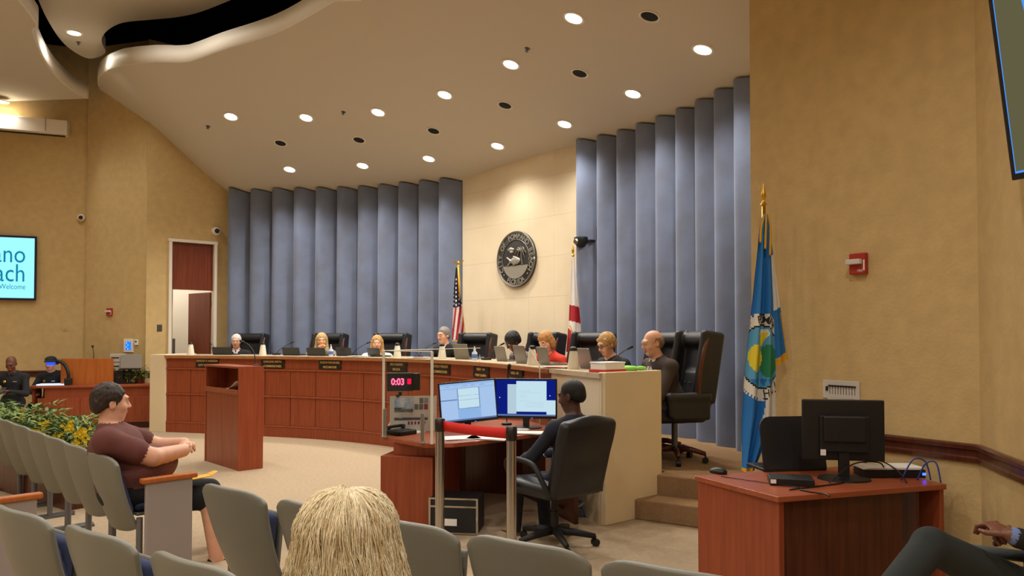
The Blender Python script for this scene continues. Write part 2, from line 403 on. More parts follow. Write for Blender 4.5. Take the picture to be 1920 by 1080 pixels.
# ------------------------------------------------------------------ ceiling fittings
M['lens'] = emis('downlight lens', (255, 246, 226), 14)
M['speaker'] = mat('speaker grille', (14, 14, 16), .8)
def slope_rot(p):
    e = .05; n = Vector((-(ceilh(p.x + e, p.y) - ceilh(p.x - e, p.y)) / (2 * e), -(ceilh(p.x, p.y + e) - ceilh(p.x, p.y - e)) / (2 * e), 1)).normalized()
    return Vector((0, 0, 1)).rotation_difference(n).to_euler()
def downlight(p, rot, label, group, k=1.0, r=.095):
    o = thing('ceiling_light', label, 'light', loc=p, rot=rot, group=group)
    mb = MB(); mb.lathe([(r + .028, .0), (r + .026, -.012), (r, -.014), (r - .006, .0)], 24); mb.build('trim_ring', M['white'], o, smooth=True)
    mb = MB(); mb.lathe([(0.0001, -.012), (r * .7, -.011), (r - .004, -.004)], 24); mb.build('lens', M['lens'], o, smooth=True)
    ld = bpy.data.lights.new('lamp', 'SPOT'); ld.energy = LAMP_W * k; ld.color = LAMP_C; ld.spot_size = R(150); ld.spot_blend = .9; ld.shadow_soft_size = .08
    l = bpy.data.objects.new('lamp', ld); COL.objects.link(l); l.parent = o; l.location = (0, 0, -.1); l.rotation_euler = [-a for a in rot] if False else (0, 0, 0)
    return o
rowA = [(543, 317), (680, 310), (804, 297), (933, 273), (1059, 232), (1187, 175), (1318, 92)]
rowB = [(433, 218), (574, 220), (709, 210), (834, 177), (958, 120), (1076, 33)]
for row, g, lab in ((rowA, 'outer arc of downlights over the dais', 'lit round downlight in the arc nearest the blue fluted wall'), (rowB, 'inner arc of downlights over the dais', 'lit round downlight in the inner arc farther from the blue fluted wall')):
    for x, y in row:
        p = atC(x, y); downlight(p, slope_rot(p), lab, g)
downlight(atH(139, 61, UH), (0, 0, 0), 'lit round downlight in the raised ceiling beside the black cove', None, k=1.0)
downlight(atH(3, 190, SH - .1), (0, 0, 0), 'lit round downlight above the white projection screen case', None, k=1.0)
for x, y in ((-3.6, 8.2), (-2.0, 7.2), (-3.4, 5.6), (-1.2, 5.0), (-4.6, 9.4)):  # extra lamps added out of frame to brighten the fascia and well floor
    downlight(Vector((x, y, UH)), (0, 0, 0), 'unseen round downlight added in the raised ceiling to brighten the fascia and well', 'added downlights over the well')
for x, y in ((-9.5, 9.5), (-9.5, 6), (-7.0, 8), (-7.2, 5.2)):  # unseen lamps added to light the left side of the room
    downlight(Vector((x, y, SH - .06)), (0, 0, 0), 'unseen round downlight added over the left public seats', 'added downlights over the left public seats')
for x in (-8.5, -6, -3.6, -1.2, 1.2):  # lamps added out of view around the camera as general room fill
    for y in (2.6, -.2, -3.0):
        downlight(Vector((x, y, 4.75)), (0, 0, 0), 'unseen round downlight added in the flat ceiling over the rear public seats', 'added downlights over the rear public seats')
for x, y in ((526, 268), (673, 262), (813, 245), (947, 197), (1087, 137), (1218, 30)):
    p = atC(x, y); o = thing('ceiling_speaker', 'round black ceiling speaker with white rim between the two downlight arcs', 'speaker', loc=p, rot=slope_rot(p), group='ceiling speakers over the dais')
    mb = MB(); mb.lathe([(.112, 0), (.11, -.01), (.092, -.012), (.088, -.004)], 24); mb.build('rim', M['white'], o, smooth=True)
    mb = MB(); mb.lathe([(.0001, -.009), (.06, -.008), (.09, -.005)], 24); mb.build('grille', M['speaker'], o, smooth=True)
for x, y in ((390, 237), (644, 210), (989, 91), (147, 79)):
    p = atH(x, y, UH) if x == 147 else atC(x, y)
    o = thing('sprinkler', 'small metal fire sprinkler head in the ceiling', 'sprinkler', loc=p, rot=(0, 0, 0) if x == 147 else slope_rot(p), group='ceiling sprinklers')
    mb = MB(); mb.lathe([(.035, 0), (.033, -.006), (.014, -.01)], 14); mb.build('escutcheon', M['gmetal'], o, smooth=True)
    mb = MB(); mb.lathe([(.01, -.008), (.01, -.035), (.022, -.037), (.022, -.041)], 12); mb.build('deflector', M['gmetal'], o, smooth=True)
# ------------------------------------------------------------------ smooth solid modelling (distance field to one continuous mesh)
class Sdf:
    def __init__(s): s.p = []
    def cone(s, a, b, ra, rb, m=0, k=.03): s.p.append(('c', Vector(a), Vector(b), ra, rb, m, k)); return s
    def ell(s, c, r, m=0, k=.03, rot=None): s.p.append(('e', Vector(c), Vector(r), rot, m, k)); return s
    def box(s, c, h, rd, m=0, k=.02, rot=None): s.p.append(('b', Vector(c), Vector(h), rd, rot, m, k)); return s
    def cut(s, c, r, k=.015, rot=None): s.p.append(('x', Vector(c), Vector(r), rot, 0, k)); return s
    def paint(s, c, r, m, rot=None, only=None): s.p.append(('p', Vector(c), Vector(r), rot, m, only)); return s
    def mesh(s, vox):
        lo = np.full(3, 1e9); hi = np.full(3, -1e9); B = []
        for q in s.p:
            if q[0] == 'c':
                a, b = np.array(q[1]), np.array(q[2]); r = max(q[3], q[4]); l, h = np.minimum(a, b) - r, np.maximum(a, b) + r
            elif q[0] == 'b':
                r = q[2].length; l, h = np.array(q[1]) - r, np.array(q[1]) + r
            else:
                rr = np.array(q[2]) if q[3] is None else np.full(3, max(q[2]))
                l, h = np.array(q[1]) - rr, np.array(q[1]) + rr
            B.append((l, h))
            if q[0] in 'ceb': lo = np.minimum(lo, l); hi = np.maximum(hi, h)
        lo -= 4 * vox; hi += 4 * vox; N = np.ceil((hi - lo) / vox).astype(int) + 1
        f = np.full(N, .5, np.float32); best = np.full(N, 9, np.float32); lab = np.zeros(N, np.int16)
        ax = [lo[i] + vox * np.arange(N[i]) for i in range(3)]
        for q, (l, h) in zip(s.p, B):
            mg = (q[-1] if q[0] != 'p' else 0) + 3 * vox
            i0 = np.maximum(0, ((l - mg - lo) / vox).astype(int)); i1 = np.minimum(N, ((h + mg - lo) / vox).astype(int) + 2)
            if np.any(i1 <= i0): continue
            sl = tuple(slice(i0[i], i1[i]) for i in range(3))
            X = ax[0][sl[0]][:, None, None].astype(np.float32); Y = ax[1][sl[1]][None, :, None].astype(np.float32); Z = ax[2][sl[2]][None, None, :].astype(np.float32)
            if q[0] == 'c':
                a, b = q[1], q[2]; d = b - a; L = max(1e-9, d.dot(d))
                x, y, z = X - a.x, Y - a.y, Z - a.z; t = np.clip((x * d.x + y * d.y + z * d.z) / L, 0, 1)
                D = np.sqrt((x - t * d.x) ** 2 + (y - t * d.y) ** 2 + (z - t * d.z) ** 2) - (q[3] + (q[4] - q[3]) * t); m, k = q[5], q[6]
            else:
                rot = q[4] if q[0] == 'b' else q[3]
                x, y, z = X - q[1].x, Y - q[1].y, Z - q[1].z
                if rot is not None:
                    A = rot.transposed(); x, y, z = (A[0][0] * x + A[0][1] * y + A[0][2] * z, A[1][0] * x + A[1][1] * y + A[1][2] * z, A[2][0] * x + A[2][1] * y + A[2][2] * z)
                r = q[2]
                if q[0] == 'b':
                    rd = q[3]; ax_, ay_, az_ = np.abs(x) - (r.x - rd), np.abs(y) - (r.y - rd), np.abs(z) - (r.z - rd)
                    D = np.sqrt(np.maximum(ax_, 0) ** 2 + np.maximum(ay_, 0) ** 2 + np.maximum(az_, 0) ** 2) + np.minimum(np.maximum(ax_, np.maximum(ay_, az_)), 0) - rd
                    m, k = q[5], q[6]
                else:
                    k0 = np.sqrt((x / r.x) ** 2 + (y / r.y) ** 2 + (z / r.z) ** 2); k1 = np.sqrt((x / r.x ** 2) ** 2 + (y / r.y ** 2) ** 2 + (z / r.z ** 2) ** 2)
                    D = k0 * (k0 - 1) / np.maximum(k1, 1e-6); m, k = q[4], q[5]
            if q[0] == 'p':
                msk = D < 0
                if q[5] is not None: msk &= np.isin(lab[sl], q[5])
                g = lab[sl]; g[msk] = m; lab[sl] = g; continue
            g = f[sl]
            if q[0] == 'x':
                hh = np.maximum(k - np.abs(g + D), 0) / k; f[sl] = np.maximum(g, -D) + hh * hh * k * .25; continue
            hh = np.maximum(k - np.abs(g - D), 0) / k; f[sl] = np.minimum(g, D) - hh * hh * k * .25
            bb = best[sl]; w = D < bb; bb = np.where(w, D, bb); best[sl] = bb; g = lab[sl]; g = np.where(w, m, g); lab[sl] = g
        ins = f < 0
        c = [(i, j, l) for i in (0, 1) for j in (0, 1) for l in (0, 1)]
        cnt = sum(ins[i:N[0] - 1 + i, j:N[1] - 1 + j, l:N[2] - 1 + l].astype(np.int8) for i, j, l in c)
        act = np.argwhere((cnt > 0) & (cnt < 8)); vid = np.full(N - 1, -1, np.int32); vid[tuple(act.T)] = np.arange(len(act))
        acc = np.zeros((len(act), 3)); n = np.zeros(len(act))
        for i, j, l in c:
            for axis in range(3):
                if (i, j, l)[axis]: continue
                e = [i, j, l]; e[axis] = 1
                va = f[act[:, 0] + i, act[:, 1] + j, act[:, 2] + l]; vb = f[act[:, 0] + e[0], act[:, 1] + e[1], act[:, 2] + e[2]]
                w = (va < 0) != (vb < 0); t = np.where(w, va / np.where(w, va - vb, 1), 0)
                p = np.array([i, j, l], float)[None] + 0 * acc; p[:, axis] += t; acc += p * w[:, None]; n += w
        V = lo + (act + acc / n[:, None]) * vox
        VL = lab[tuple(np.minimum(np.round(act + acc / n[:, None]).astype(int), N - 1).T)]
        Q = []
        for axis in range(3):
            a = [slice(0, None)] * 3; b = [slice(0, None)] * 3; a[axis] = slice(0, -1); b[axis] = slice(1, None)
            s1 = ins[tuple(a)]; s2 = ins[tuple(b)]; E = np.argwhere(s1 != s2)
            u, v = [(1, 2), (2, 0), (0, 1)][axis]
            E = E[(E[:, u] > 0) & (E[:, v] > 0) & (E[:, u] < N[u] - 1) & (E[:, v] < N[v] - 1)]
            flip = s1[tuple(E.T)]; q = []
            for du, dv in ((-1, -1), (0, -1), (0, 0), (-1, 0)):
                e = E.copy(); e[:, u] += du; e[:, v] += dv; q.append(vid[tuple(e.T)])
            q = np.stack(q, 1); q[~flip] = q[~flip][:, ::-1]; Q.append(q)
        Q = np.concatenate(Q); return V, Q, VL[Q[:, 0]]
    def build(s, name, mats, parent=None, vox=.01, loc=None):
        V, Q, L = s.mesh(vox); me = bpy.data.meshes.new(name)
        me.vertices.add(len(V)); me.vertices.foreach_set('co', V.astype(np.float32).ravel())
        me.loops.add(Q.size); me.loops.foreach_set('vertex_index', Q.astype(np.int32).ravel())
        me.polygons.add(len(Q)); me.polygons.foreach_set('loop_start', (np.arange(len(Q)) * 4).astype(np.int32))
        for m in mats: me.materials.append(m)
        me.polygons.foreach_set('material_index', L.astype(np.int32)); me.polygons.foreach_set('use_smooth', np.ones(len(Q), bool))
        me.update(calc_edges=True); me.validate()
        o = bpy.data.objects.new(name, me); COL.objects.link(o)
        if parent: o.parent = parent
        if loc is not None: o.location = loc
        return o
def E3(x=0, y=0, z=0): return Euler((R(x), R(y), R(z)), 'XYZ').to_matrix()
def ik(a, b, l1, l2, pole):
    a, b, pole = Vector(a), Vector(b), Vector(pole); d = b - a; L = min(d.length, (l1 + l2) * .999); dn = d.normalized()
    x = (l1 * l1 - l2 * l2 + L * L) / (2 * L); h = math.sqrt(max(0, l1 * l1 - x * x)); p = pole - dn * pole.dot(dn)
    p = p.normalized() if p.length > 1e-6 else dn.orthogonal().normalized()
    return a + dn * x + p * h, a + dn * L

# ------------------------------------------------------------------ people
SK = {'fair': mat('fair skin', (214, 160, 132), .5, var=.05, vscale=20), 'pale': mat('pale skin', (226, 178, 150), .5, var=.05, vscale=20), 'tan': mat('tanned skin', (196, 136, 104), .5, var=.05, vscale=20), 'dark': mat('dark brown skin', (74, 46, 34), .45, var=.08, vscale=20), 'brown': mat('brown skin', (112, 68, 48), .45, var=.06, vscale=20)}
M['lips'] = mat('lips', (176, 112, 98), .45); M['eyew'] = mat('eye white', (225, 220, 212), .3); M['eyed'] = mat('dark iris', (40, 28, 22), .2)
M['shirtw'] = mat('white shirt', (232, 230, 228), .8)
# material slots: 0 skin 1 garment 2 shirt 3 accent/tie 4 lips 5 eye white 6 iris 7 brow 8 trousers 9 shoe
def head_prims(s, c, Rh, f=1.0, lipred=True, jaw=1.0, beard=None, ear=True):
    def T(p): return c + Rh @ (Vector(p) * f)
    e = lambda p, r, m=0, k=.02, rot=None: s.ell(T(p), Vector(r) * f, m, k * f, Rh @ rot if rot is not None else Rh)
    e((0, -.012, .035), (.074, .094, .088))                       # cranium
    e((0, .03, -.015), (.062, .066, .085))                        # face
    e((0, .042, -.078), (.042 * jaw, .045, .038 * jaw), k=.03)    # jaw, chin
    for sx in (-1, 1):
        e((sx * .038, .062, -.025), (.024, .022, .022), k=.025)   # cheek
        if ear:
            e((sx * .074, -.008, -.005), (.010, .020, .032), k=.008); s.cut(T((sx * .084, -.004, .0)), Vector((.006, .010, .016)) * f, .006 * f, Rh)
        s.cut(T((sx * .031, .099, .012)), Vector((.019, .012, .012)) * f, .014 * f, Rh)   # eye socket
        e((sx * .031, .080, .010), (.014, .013, .0125), 0, .004)
    e((0, .088, .034), (.05, .014, .012), k=.02)                  # brow ridge
    s.cone(T((0, .092, .022)), T((0, .112, -.022)), .008 * f, .0135 * f, 0, .014 * f)
    for sx in (-1, 1): e((sx * .012, .102, -.026), (.009, .010, .008), k=.008)
    e((0, .094, -.052), (.024, .010, .006), 4 if lipred else 0, .008); e((0, .092, -.062), (.021, .010, .006), 4 if lipred else 0, .006)
    for sx in (-1, 1):
        s.paint(T((sx * .031, .094, .010)), Vector((.0135, .014, .0065)) * f, 5, Rh, only=[0]); s.paint(T((sx * .031, .098, .010)), Vector((.0065, .014, .0068)) * f, 6, Rh)
        s.paint(T((sx * .033, .098, .031)), Vector((.019, .02, .0045)) * f, 7, Rh, only=[0])
    if beard:
        s.paint(T((0, .075, -.085)), Vector((.034, .055, .034)) * f, 7, Rh, only=[0]); s.paint(T((0, .105, -.043)), Vector((.03, .02, .0065)) * f, 7, Rh, only=[0])
def hand_prims(s, w, d, up, m=0, f=1.0, curl=.5, side=1, spread=.011):
    d = Vector(d).normalized(); up = Vector(up); up = (up - d * up.dot(d)).normalized(); x = d.cross(up) * side    # up = back of the hand
    A = Matrix((x, d, up)).transposed()
    P = lambda a, b, c_: w + (x * a + d * b + up * c_) * f
    s.ell(P(0, .045, 0), Vector((.040, .052, .016)) * f, m, .012, A)
    for i, (fx, ln) in enumerate(((-.030, .066), (-.010, .077), (.010, .072), (.029, .056))):
        a = P(fx, .083, .002); c1 = curl * .9; c2 = curl * 1.9
        b = a + (d * math.cos(c1) - up * math.sin(c1)) * ln * .5 * f + x * (fx * .12) * f
        e = b + (d * math.cos(c2) - up * math.sin(c2)) * ln * .5 * f
        s.cone(a, b, .0098 * f, .009 * f, m, .004); s.cone(b, e, .009 * f, .0075 * f, m, .004)
    a = P(-.030, .022, -.004); b = P(-.056, .052, -.014); e = P(-.050, .083, -.022)
    s.cone(a, b, .013 * f, .0105 * f, m, .008); s.cone(b, e, .0105 * f, .0085 * f, m, .004)
class Pose: pass
def person(name, label, skin, garment, head_at, face, shirt=None, accent=None, lean=8, twist=0, side=0, hyaw=0, hpitch=0, hroll=0, hands=None, legs=True, girth=1.0, f=1.0, vox=.01, brow=(90, 70, 56), lips=True, beard=None, jaw=1.0, collar='suit', trousers=None, shoes=None, sleeve='long', belly=0, group=None, knees=None, feet=None, seat_h=None, handcfg=None, shoulder=1.0, up_to=None, hf=1.0, shorts=False):
    """a seated figure; its head centre lands on head_at, it faces the world direction 'face'"""
    s = Sdf(); rz = facing(face)
    L = E3(-lean, side, 0)                      # torso lean: forward is +Y
    L = Matrix.Rotation(R(twist), 3, 'Z') @ L
    pel = Vector((0, 0, .11 * f))
    T = lambda p: pel + L @ (Vector(p) * f)
    neck = T((0, -.005, .50)); headc = neck + (L @ Vector((0, .02, .03)) + E3(-hpitch * .5, 0, hyaw * .3) @ Vector((0, .005, .115))) * f
    g = girth
    s.ell(pel + Vector((0, -.01, .0)), Vector((.175 * g, .135 * g, .13)) * f, 8, .05)
    s.ell(T((0, .01 + belly * .6, .13)), Vector((.150 * g + belly * .3, .115 * g + belly, .16)) * f, 1, .06, L)
    s.ell(T((0, .0, .33)), Vector((.168 * g * shoulder, .118 * g, .17)) * f, 1, .06, L)
    sh = .185 * shoulder * (1 + (g - 1) * .6)
    for sx in (-1, 1): s.cone(T((0, -.01, .455)), T((sx * sh, -.005, .415)), .06 * f, .066 * f * (1 + (g - 1) * .5), 1, .05)
    s.cone(T((0, -.01, .44)), headc + Vector((0, 0, -.03)), .058 * f * (1 + (g - 1) * .5), .052 * f * (1 + (g - 1) * .5), 0, .025)
    Rh = Matrix.Rotation(R(twist), 3, 'Z') @ Euler((R(-hpitch), R(hroll), R(hyaw)), 'XYZ').to_matrix()
    if up_to != 'neck': head_prims(s, headc, Rh, f * hf, lips, jaw, beard)
    out = Pose(); out.hw = []
    hands = hands or [(.14, .42, .20), (-.14, .42, .20)]
    for i, sx in enumerate((1, -1)):
        a = T((sx * sh, -.005, .41)); tgt = Vector(hands[i]) * f
        cfg = (handcfg or {}).get(i, {})
        e, wr = ik(a, tgt, .30 * f, .265 * f, cfg.get('pole', (sx * .8, -.35, -.7)))
        ra = .052 * f * (1 + (g - 1) * .7); ms = 1 if sleeve == 'long' else 0
        mid = a.lerp(e, .62)
        if sleeve == 'short':
            s.cone(a, mid, ra * 1.25, ra * 1.22, 1, .03); s.cone(a.lerp(e, .45), e, ra * .98, ra * .86, 0, .008)
        else: s.cone(a, e, ra * 1.1, ra * .92, 1, .03)
        w2 = e.lerp(wr, .93)
        s.cone(e, w2, ra * (.92 if sleeve == 'long' else .84), ra * .66, ms, .02)
        if sleeve == 'long': s.cone(e.lerp(wr, .9), e.lerp(wr, .97), ra * .58, ra * .56, 2 if shirt else 1, .004)
        s.cone(e.lerp(wr, .9), wr, .028 * f, .026 * f, 0, .006)
        hand_prims(s, wr, cfg.get('dir', (wr - e)), cfg.get('up', (0, 0, 1)), 0, f * 1.02, cfg.get('curl', .45), cfg.get('side', sx))
        out.hw.append(wr)
    for i, sx in enumerate((1, -1)):
        if not legs: break
        hp = pel + Vector((sx * .09, .02, -.02)) * f
        kn = Vector(knees[i]) * f if knees else Vector((sx * .13, .46, .03)) * f
        ft = Vector(feet[i]) * f if feet else Vector((sx * .13, .50, -.38)) * f
        s.cone(hp, kn, .085 * f * (1 + (g - 1) * .6), .066 * f * (1 + (g - 1) * .4), 8, .05); s.cone(kn.lerp(ft, .12) if shorts else kn, ft, .058 * f * (1 + (g - 1) * .4), .05 * f, 0 if shorts else 8, .02)
        s.cone(ft + Vector((0, -.03, -.035)) * f, ft + Vector((0, .16, -.045)) * f, .042 * f, .034 * f, 9, .02)
    if collar == 'suit':
        # V of shirt and tie at the front of the chest, lapels and collar
        for z, wd in ((.42, .052), (.37, .042), (.32, .03), (.27, .018)):
            s.paint(T((0, .12 * g, z)), Vector((wd, .09, .032)) * f, 2, L, only=[1])
        if accent:
            for z, wd in ((.44, .013), (.40, .014), (.36, .017), (.32, .02), (.28, .022)): s.paint(T((0, .12 * g, z)), Vector((wd, .1, .03)) * f, 3, L, only=[1, 2])
        for sx in (-1, 1):
            s.cone(T((sx * .035, .045, .475)), T((sx * .012, .085, .44)), .016 * f, .012 * f, 2, .004)
            s.cone(T((sx * .055, .02, .478)), T((sx * .05, .105 * g, .37)), .017 * f, .013 * f, 1, .008); s.cone(T((sx * .05, .105 * g, .37)), T((sx * .008, .128 * g, .24)), .013 * f, .008 * f, 1, .006)
        s.cone(T((-.05, -.045, .49)), T((.05, -.045, .49)), .02 * f, .02 * f, 1, .012)
    elif collar == 'polo':
        for sx in (-1, 1):
            s.cone(T((sx * .068, -.03, .495)), T((sx * .03, .085, .465)), .024 * f, .018 * f, 1, .006)
        s.cone(T((-.06, -.042, .502)), T((.06, -.042, .502)), .024 * f, .024 * f, 1, .01)
    elif collar == 'open':
        for z, wd in ((.44, .045), (.40, .03)): s.paint(T((0, .11 * g, z)), Vector((wd, .09, .03)) * f, 0, L, only=[1])
    head_at = Vector(head_at); off = Matrix.Rotation(rz, 3, 'Z') @ headc; loc = head_at - off
    root = thing(name, label, 'person', loc=loc, rz=rz, group=group)
    o = s.build('body', [SK[skin], garment, shirt or M['shirtw'], accent or garment, M['lips'], M['eyew'], M['eyed'], mat('brow', brow, .8), trousers or garment, shoes or M['plastic']], root, vox)
    out.root, out.headc, out.Rh, out.T, out.L, out.f, out.pel = root, headc, Rh, T, L, f * hf, pel
    out.seat_z = loc.z; out.loc = loc; out.rz = rz
    return out
def hair(p, material, style, vox=.006):
    s = Sdf(); c, Rh, f = p.headc, p.Rh, p.f
    T = lambda q: c + Rh @ (Vector(q) * f)
    E = lambda q, r, k=.02: s.ell(T(q), Vector(r) * f, 0, k * f, Rh)
    X = lambda q, r, k=.012: s.cut(T(q), Vector(r) * f, k * f, Rh)
    if style == 'short':
        E((0, -.016, .04), (.083, .101, .095)); E((0, -.065, -.01), (.068, .05, .06)); X((0, .10, -.035), (.10, .088, .10)); X((0, .02, -.07), (.1, .09, .062))
    elif style == 'receding':
        E((0, -.022, .036), (.082, .099, .094)); E((0, -.066, -.01), (.07, .048, .06)); X((0, .085, .02), (.085, .085, .12)); X((0, .02, -.075), (.1, .09, .065)); X((0, .055, .125), (.036, .055, .05))
    elif style == 'fringe':                      # bald on top
        E((0, -.02, .02), (.079, .094, .07)); E((0, -.06, -.01), (.066, .05, .055)); X((0, .085, 0), (.10, .088, .14)); X((0, .0, .11), (.075, .12, .07)); X((0, .03, -.08), (.1, .09, .06))
    elif style == 'long':
        E((0, -.018, .043), (.089, .107, .10)); E((0, -.07, -.06), (.082, .05, .12))
        for sx in (-1, 1):
            s.cone(T((sx * .07, -.02, .03)), T((sx * .086, -.012, -.14)), .032 * f, .034 * f, 0, .03 * f); s.cone(T((sx * .086, -.012, -.14)), T((sx * .078, .03, -.21)), .036 * f, .02 * f, 0, .02 * f)
        X((0, .115, -.03), (.060, .075, .10)); X((0, .06, -.13), (.048, .08, .09))
    elif style == 'bob':
        E((0, -.016, .045), (.090, .108, .10)); E((0, -.06, -.03), (.088, .06, .085))
        for sx in (-1, 1): E((sx * .074, -.012, -.03), (.026, .04, .085))
        X((0, .112, -.025), (.082, .082, .09)); X((0, .05, -.13), (.085, .09, .07))
    elif style == 'updo':
        E((0, -.016, .042), (.085, .103, .097)); E((0, -.09, .0), (.05, .04, .05)); E((0, -.06, -.02), (.068, .045, .055)); X((0, .105, -.03), (.09, .080, .095)); X((0, .03, -.085), (.1, .09, .062))
        for sx in (-1, 1): s.cone(T((sx * .06, .055, .07)), T((sx * .074, .025, -.02)), .018 * f, .012 * f, 0, .012 * f)
    elif style == 'afro':
        E((0, -.02, .05), (.098, .112, .102)); E((0, -.06, .0), (.086, .06, .07)); X((0, .125, -.03), (.068, .075, .085)); X((0, .04, -.1), (.1, .09, .06))
    elif style == 'crop':
        E((0, -.014, .037), (.0775, .0975, .092)); E((0, -.06, -.005), (.064, .045, .05)); X((0, .10, -.02), (.10, .088, .10)); X((0, .02, -.075), (.1, .09, .062))
    o = s.build('hair', [material], p.root, vox)
    from mathutils import noise
    if style != 'crop':
        for v, n in [(v, v.normal.copy()) for v in o.data.vertices]:
            q = v.co; v.co = q + n * (.0035 * f * noise.noise(Vector((q.x * 130, q.y * 130, q.z * 32))) + .004 * f * noise.noise(q * 38))
    return o
def glasses(p, material, r=.021, th=.0018):
    mb = MB(); T = lambda q: p.headc + p.Rh @ (Vector(q) * p.f)
    for sx in (-1, 1):
        mb.tube([T((sx * .033 + r * 1.1 * math.cos(a), .106 - .1 * abs(.5 * math.cos(a)) * .05, .008 + r * .8 * math.sin(a))) for a in [2 * math.pi * k / 14 for k in range(15)]], th * p.f, 5)
        mb.tube([T((sx * .056, .104, .012)), T((sx * .076, .06, .012)), T((sx * .079, -.01, .012))], th * p.f, 5)
    mb.tube([T((-.012, .108, .012)), T((0, .112, .015)), T((.012, .108, .012))], th * p.f, 5)
    return mb.build('glasses', material, p.root, smooth='all')
def hairmat(name, a, b): return mat(name, a, .5, rgb2=b, vscale=30, stretch=(3, 3, .5), bump=.5, bscale=120, spec=.4)
HM = {'white': hairmat('white hair', (232, 228, 222), (205, 200, 194)), 'grey': hairmat('grey hair', (150, 142, 134), (110, 102, 96)), 'blonde': hairmat('blonde hair', (214, 182, 126), (170, 134, 82)), 'dblonde': hairmat('dark blonde hair', (206, 166, 104), (160, 118, 66)), 'auburn': hairmat('auburn blonde hair', (204, 150, 86), (160, 106, 54)), 'black': hairmat('black hair', (24, 20, 20), (12, 10, 10)), 'dbrown': hairmat('dark brown hair', (62, 46, 36), (32, 24, 20)), 'gbrown': hairmat('grey brown hair', (150, 120, 98), (112, 88, 70))}
# ------------------------------------------------------------------ dais
DN = normals2(DF)
NF = 1800; FINE = resample(DF, n=NF); FN = normals2(FINE)
def dais_at(px, off):
    best = min(range(len(FINE)), key=lambda i: abs(960 + F * (FINE[i] + FN[i] * off).x / (FINE[i] + FN[i] * off).y - px))
    return FINE[best] + FN[best] * off, FN[best], best
HT = 1.27
iw = min(range(len(FINE)), key=lambda i: abs(FINE[i].y - 7.32))
dais = thing('dais_desk', 'long curved council dais faced with cherry panels and cream end', 'desk', loc=(0, 0, 0))
def strip(name, i0, i1, o0, o1, z0, z1, m, parent, n=None, bev=0):
    n = n or max(2, (i1 - i0) // 36); P = []
    for k in range(n + 1):
        i = round(i0 + (i1 - i0) * k / n); p, nv = FINE[i], FN[i]
        a, b = p + nv * o0, p + nv * o1
        P.append([(a.x, a.y, z0), (b.x, b.y, z0), (b.x, b.y, z1), (a.x, a.y, z1)])
    mb = MB(); mb.grid(P, close=True); mb.add(P[0], [(3, 2, 1, 0)]); mb.add(P[-1], [(0, 1, 2, 3)])
    return mb.build(name, m, parent, smooth=True, bev=bev)
strip('core', 0, NF - 1, .03, .07, 0, 1.24, M['dwood'], dais)
strip('base_board', 0, iw, -.012, .03, 0, .155, M['wood'], dais)
NP = 18
for k in range(NP):
    i0, i1 = round(iw * k / NP), round(iw * (k + 1) / NP)
    for z0, z1 in ((.185, .625), (.655, 1.05), (1.075, 1.235)):
        strip('panel', i0 + (1 if z1 < 1.06 else 0), i1 - (1 if z1 < 1.06 else 0), 0, .03, z0, z1, M['wood'], dais, n=4)
for z in (.17, .64, 1.06): strip('moulding', 0, iw, -.018, .03, z - .012, z + .012, M['woodh'], dais)
ic = int(NF * .88)
ct = strip('counter_top', 0, ic, -.035, .74, 1.24, HT + .012, M['counter'], dais, n=70)
mb = MB(); q = [FINE[i] - FN[i] * .035 for i in range(ic, NF, 24)] + [FINE[-1] - FN[-1] * .035, DBACK, FINE[ic] + FN[ic] * .74]
mb.prism([(p.x, p.y) for p in q], 1.24, HT + .012); mb.build('counter_end', M['counter'], dais)
strip('cream_facing', iw, NF - 1, -.01, .03, 0, 1.24, M['marble2'], dais)
strip('work_surface', 12, 1660, .30, .72, 1.08, 1.11, M['wood'], dais, n=60)
strip('counter_edge', 0, iw, -.05, -.03, 1.232, HT + .006, M['wood_t'], dais, n=60)
E0, E1 = FINE[-1], DBACK; en = Vector((-(E1 - E0).y, (E1 - E0).x, 0)).normalized()
mb = MB(); q = [E0 - en * .03, E1 - en * .03, E1 + en * .05, E0 + en * .05]
mb.hexa([(p.x, p.y, 0) for p in q], [(p.x, p.y, HT + .02) for p in q]); mb.build('end_panel', M['marble2'], dais, bev=.006)
q0, n0 = FINE[0], FN[0]; tt = Vector((n0.y, -n0.x, 0)); mb = MB()
q = [q0 - tt * .30 - n0 * .03, q0 + tt * .01 - n0 * .03, q0 + tt * .01 + n0 * .75, q0 - tt * .30 + n0 * .75]
mb.hexa([(p.x, p.y, 0) for p in q], [(p.x, p.y, HT + .02) for p in q]); mb.build('end_pier', M['marble2'], dais, bev=.006)
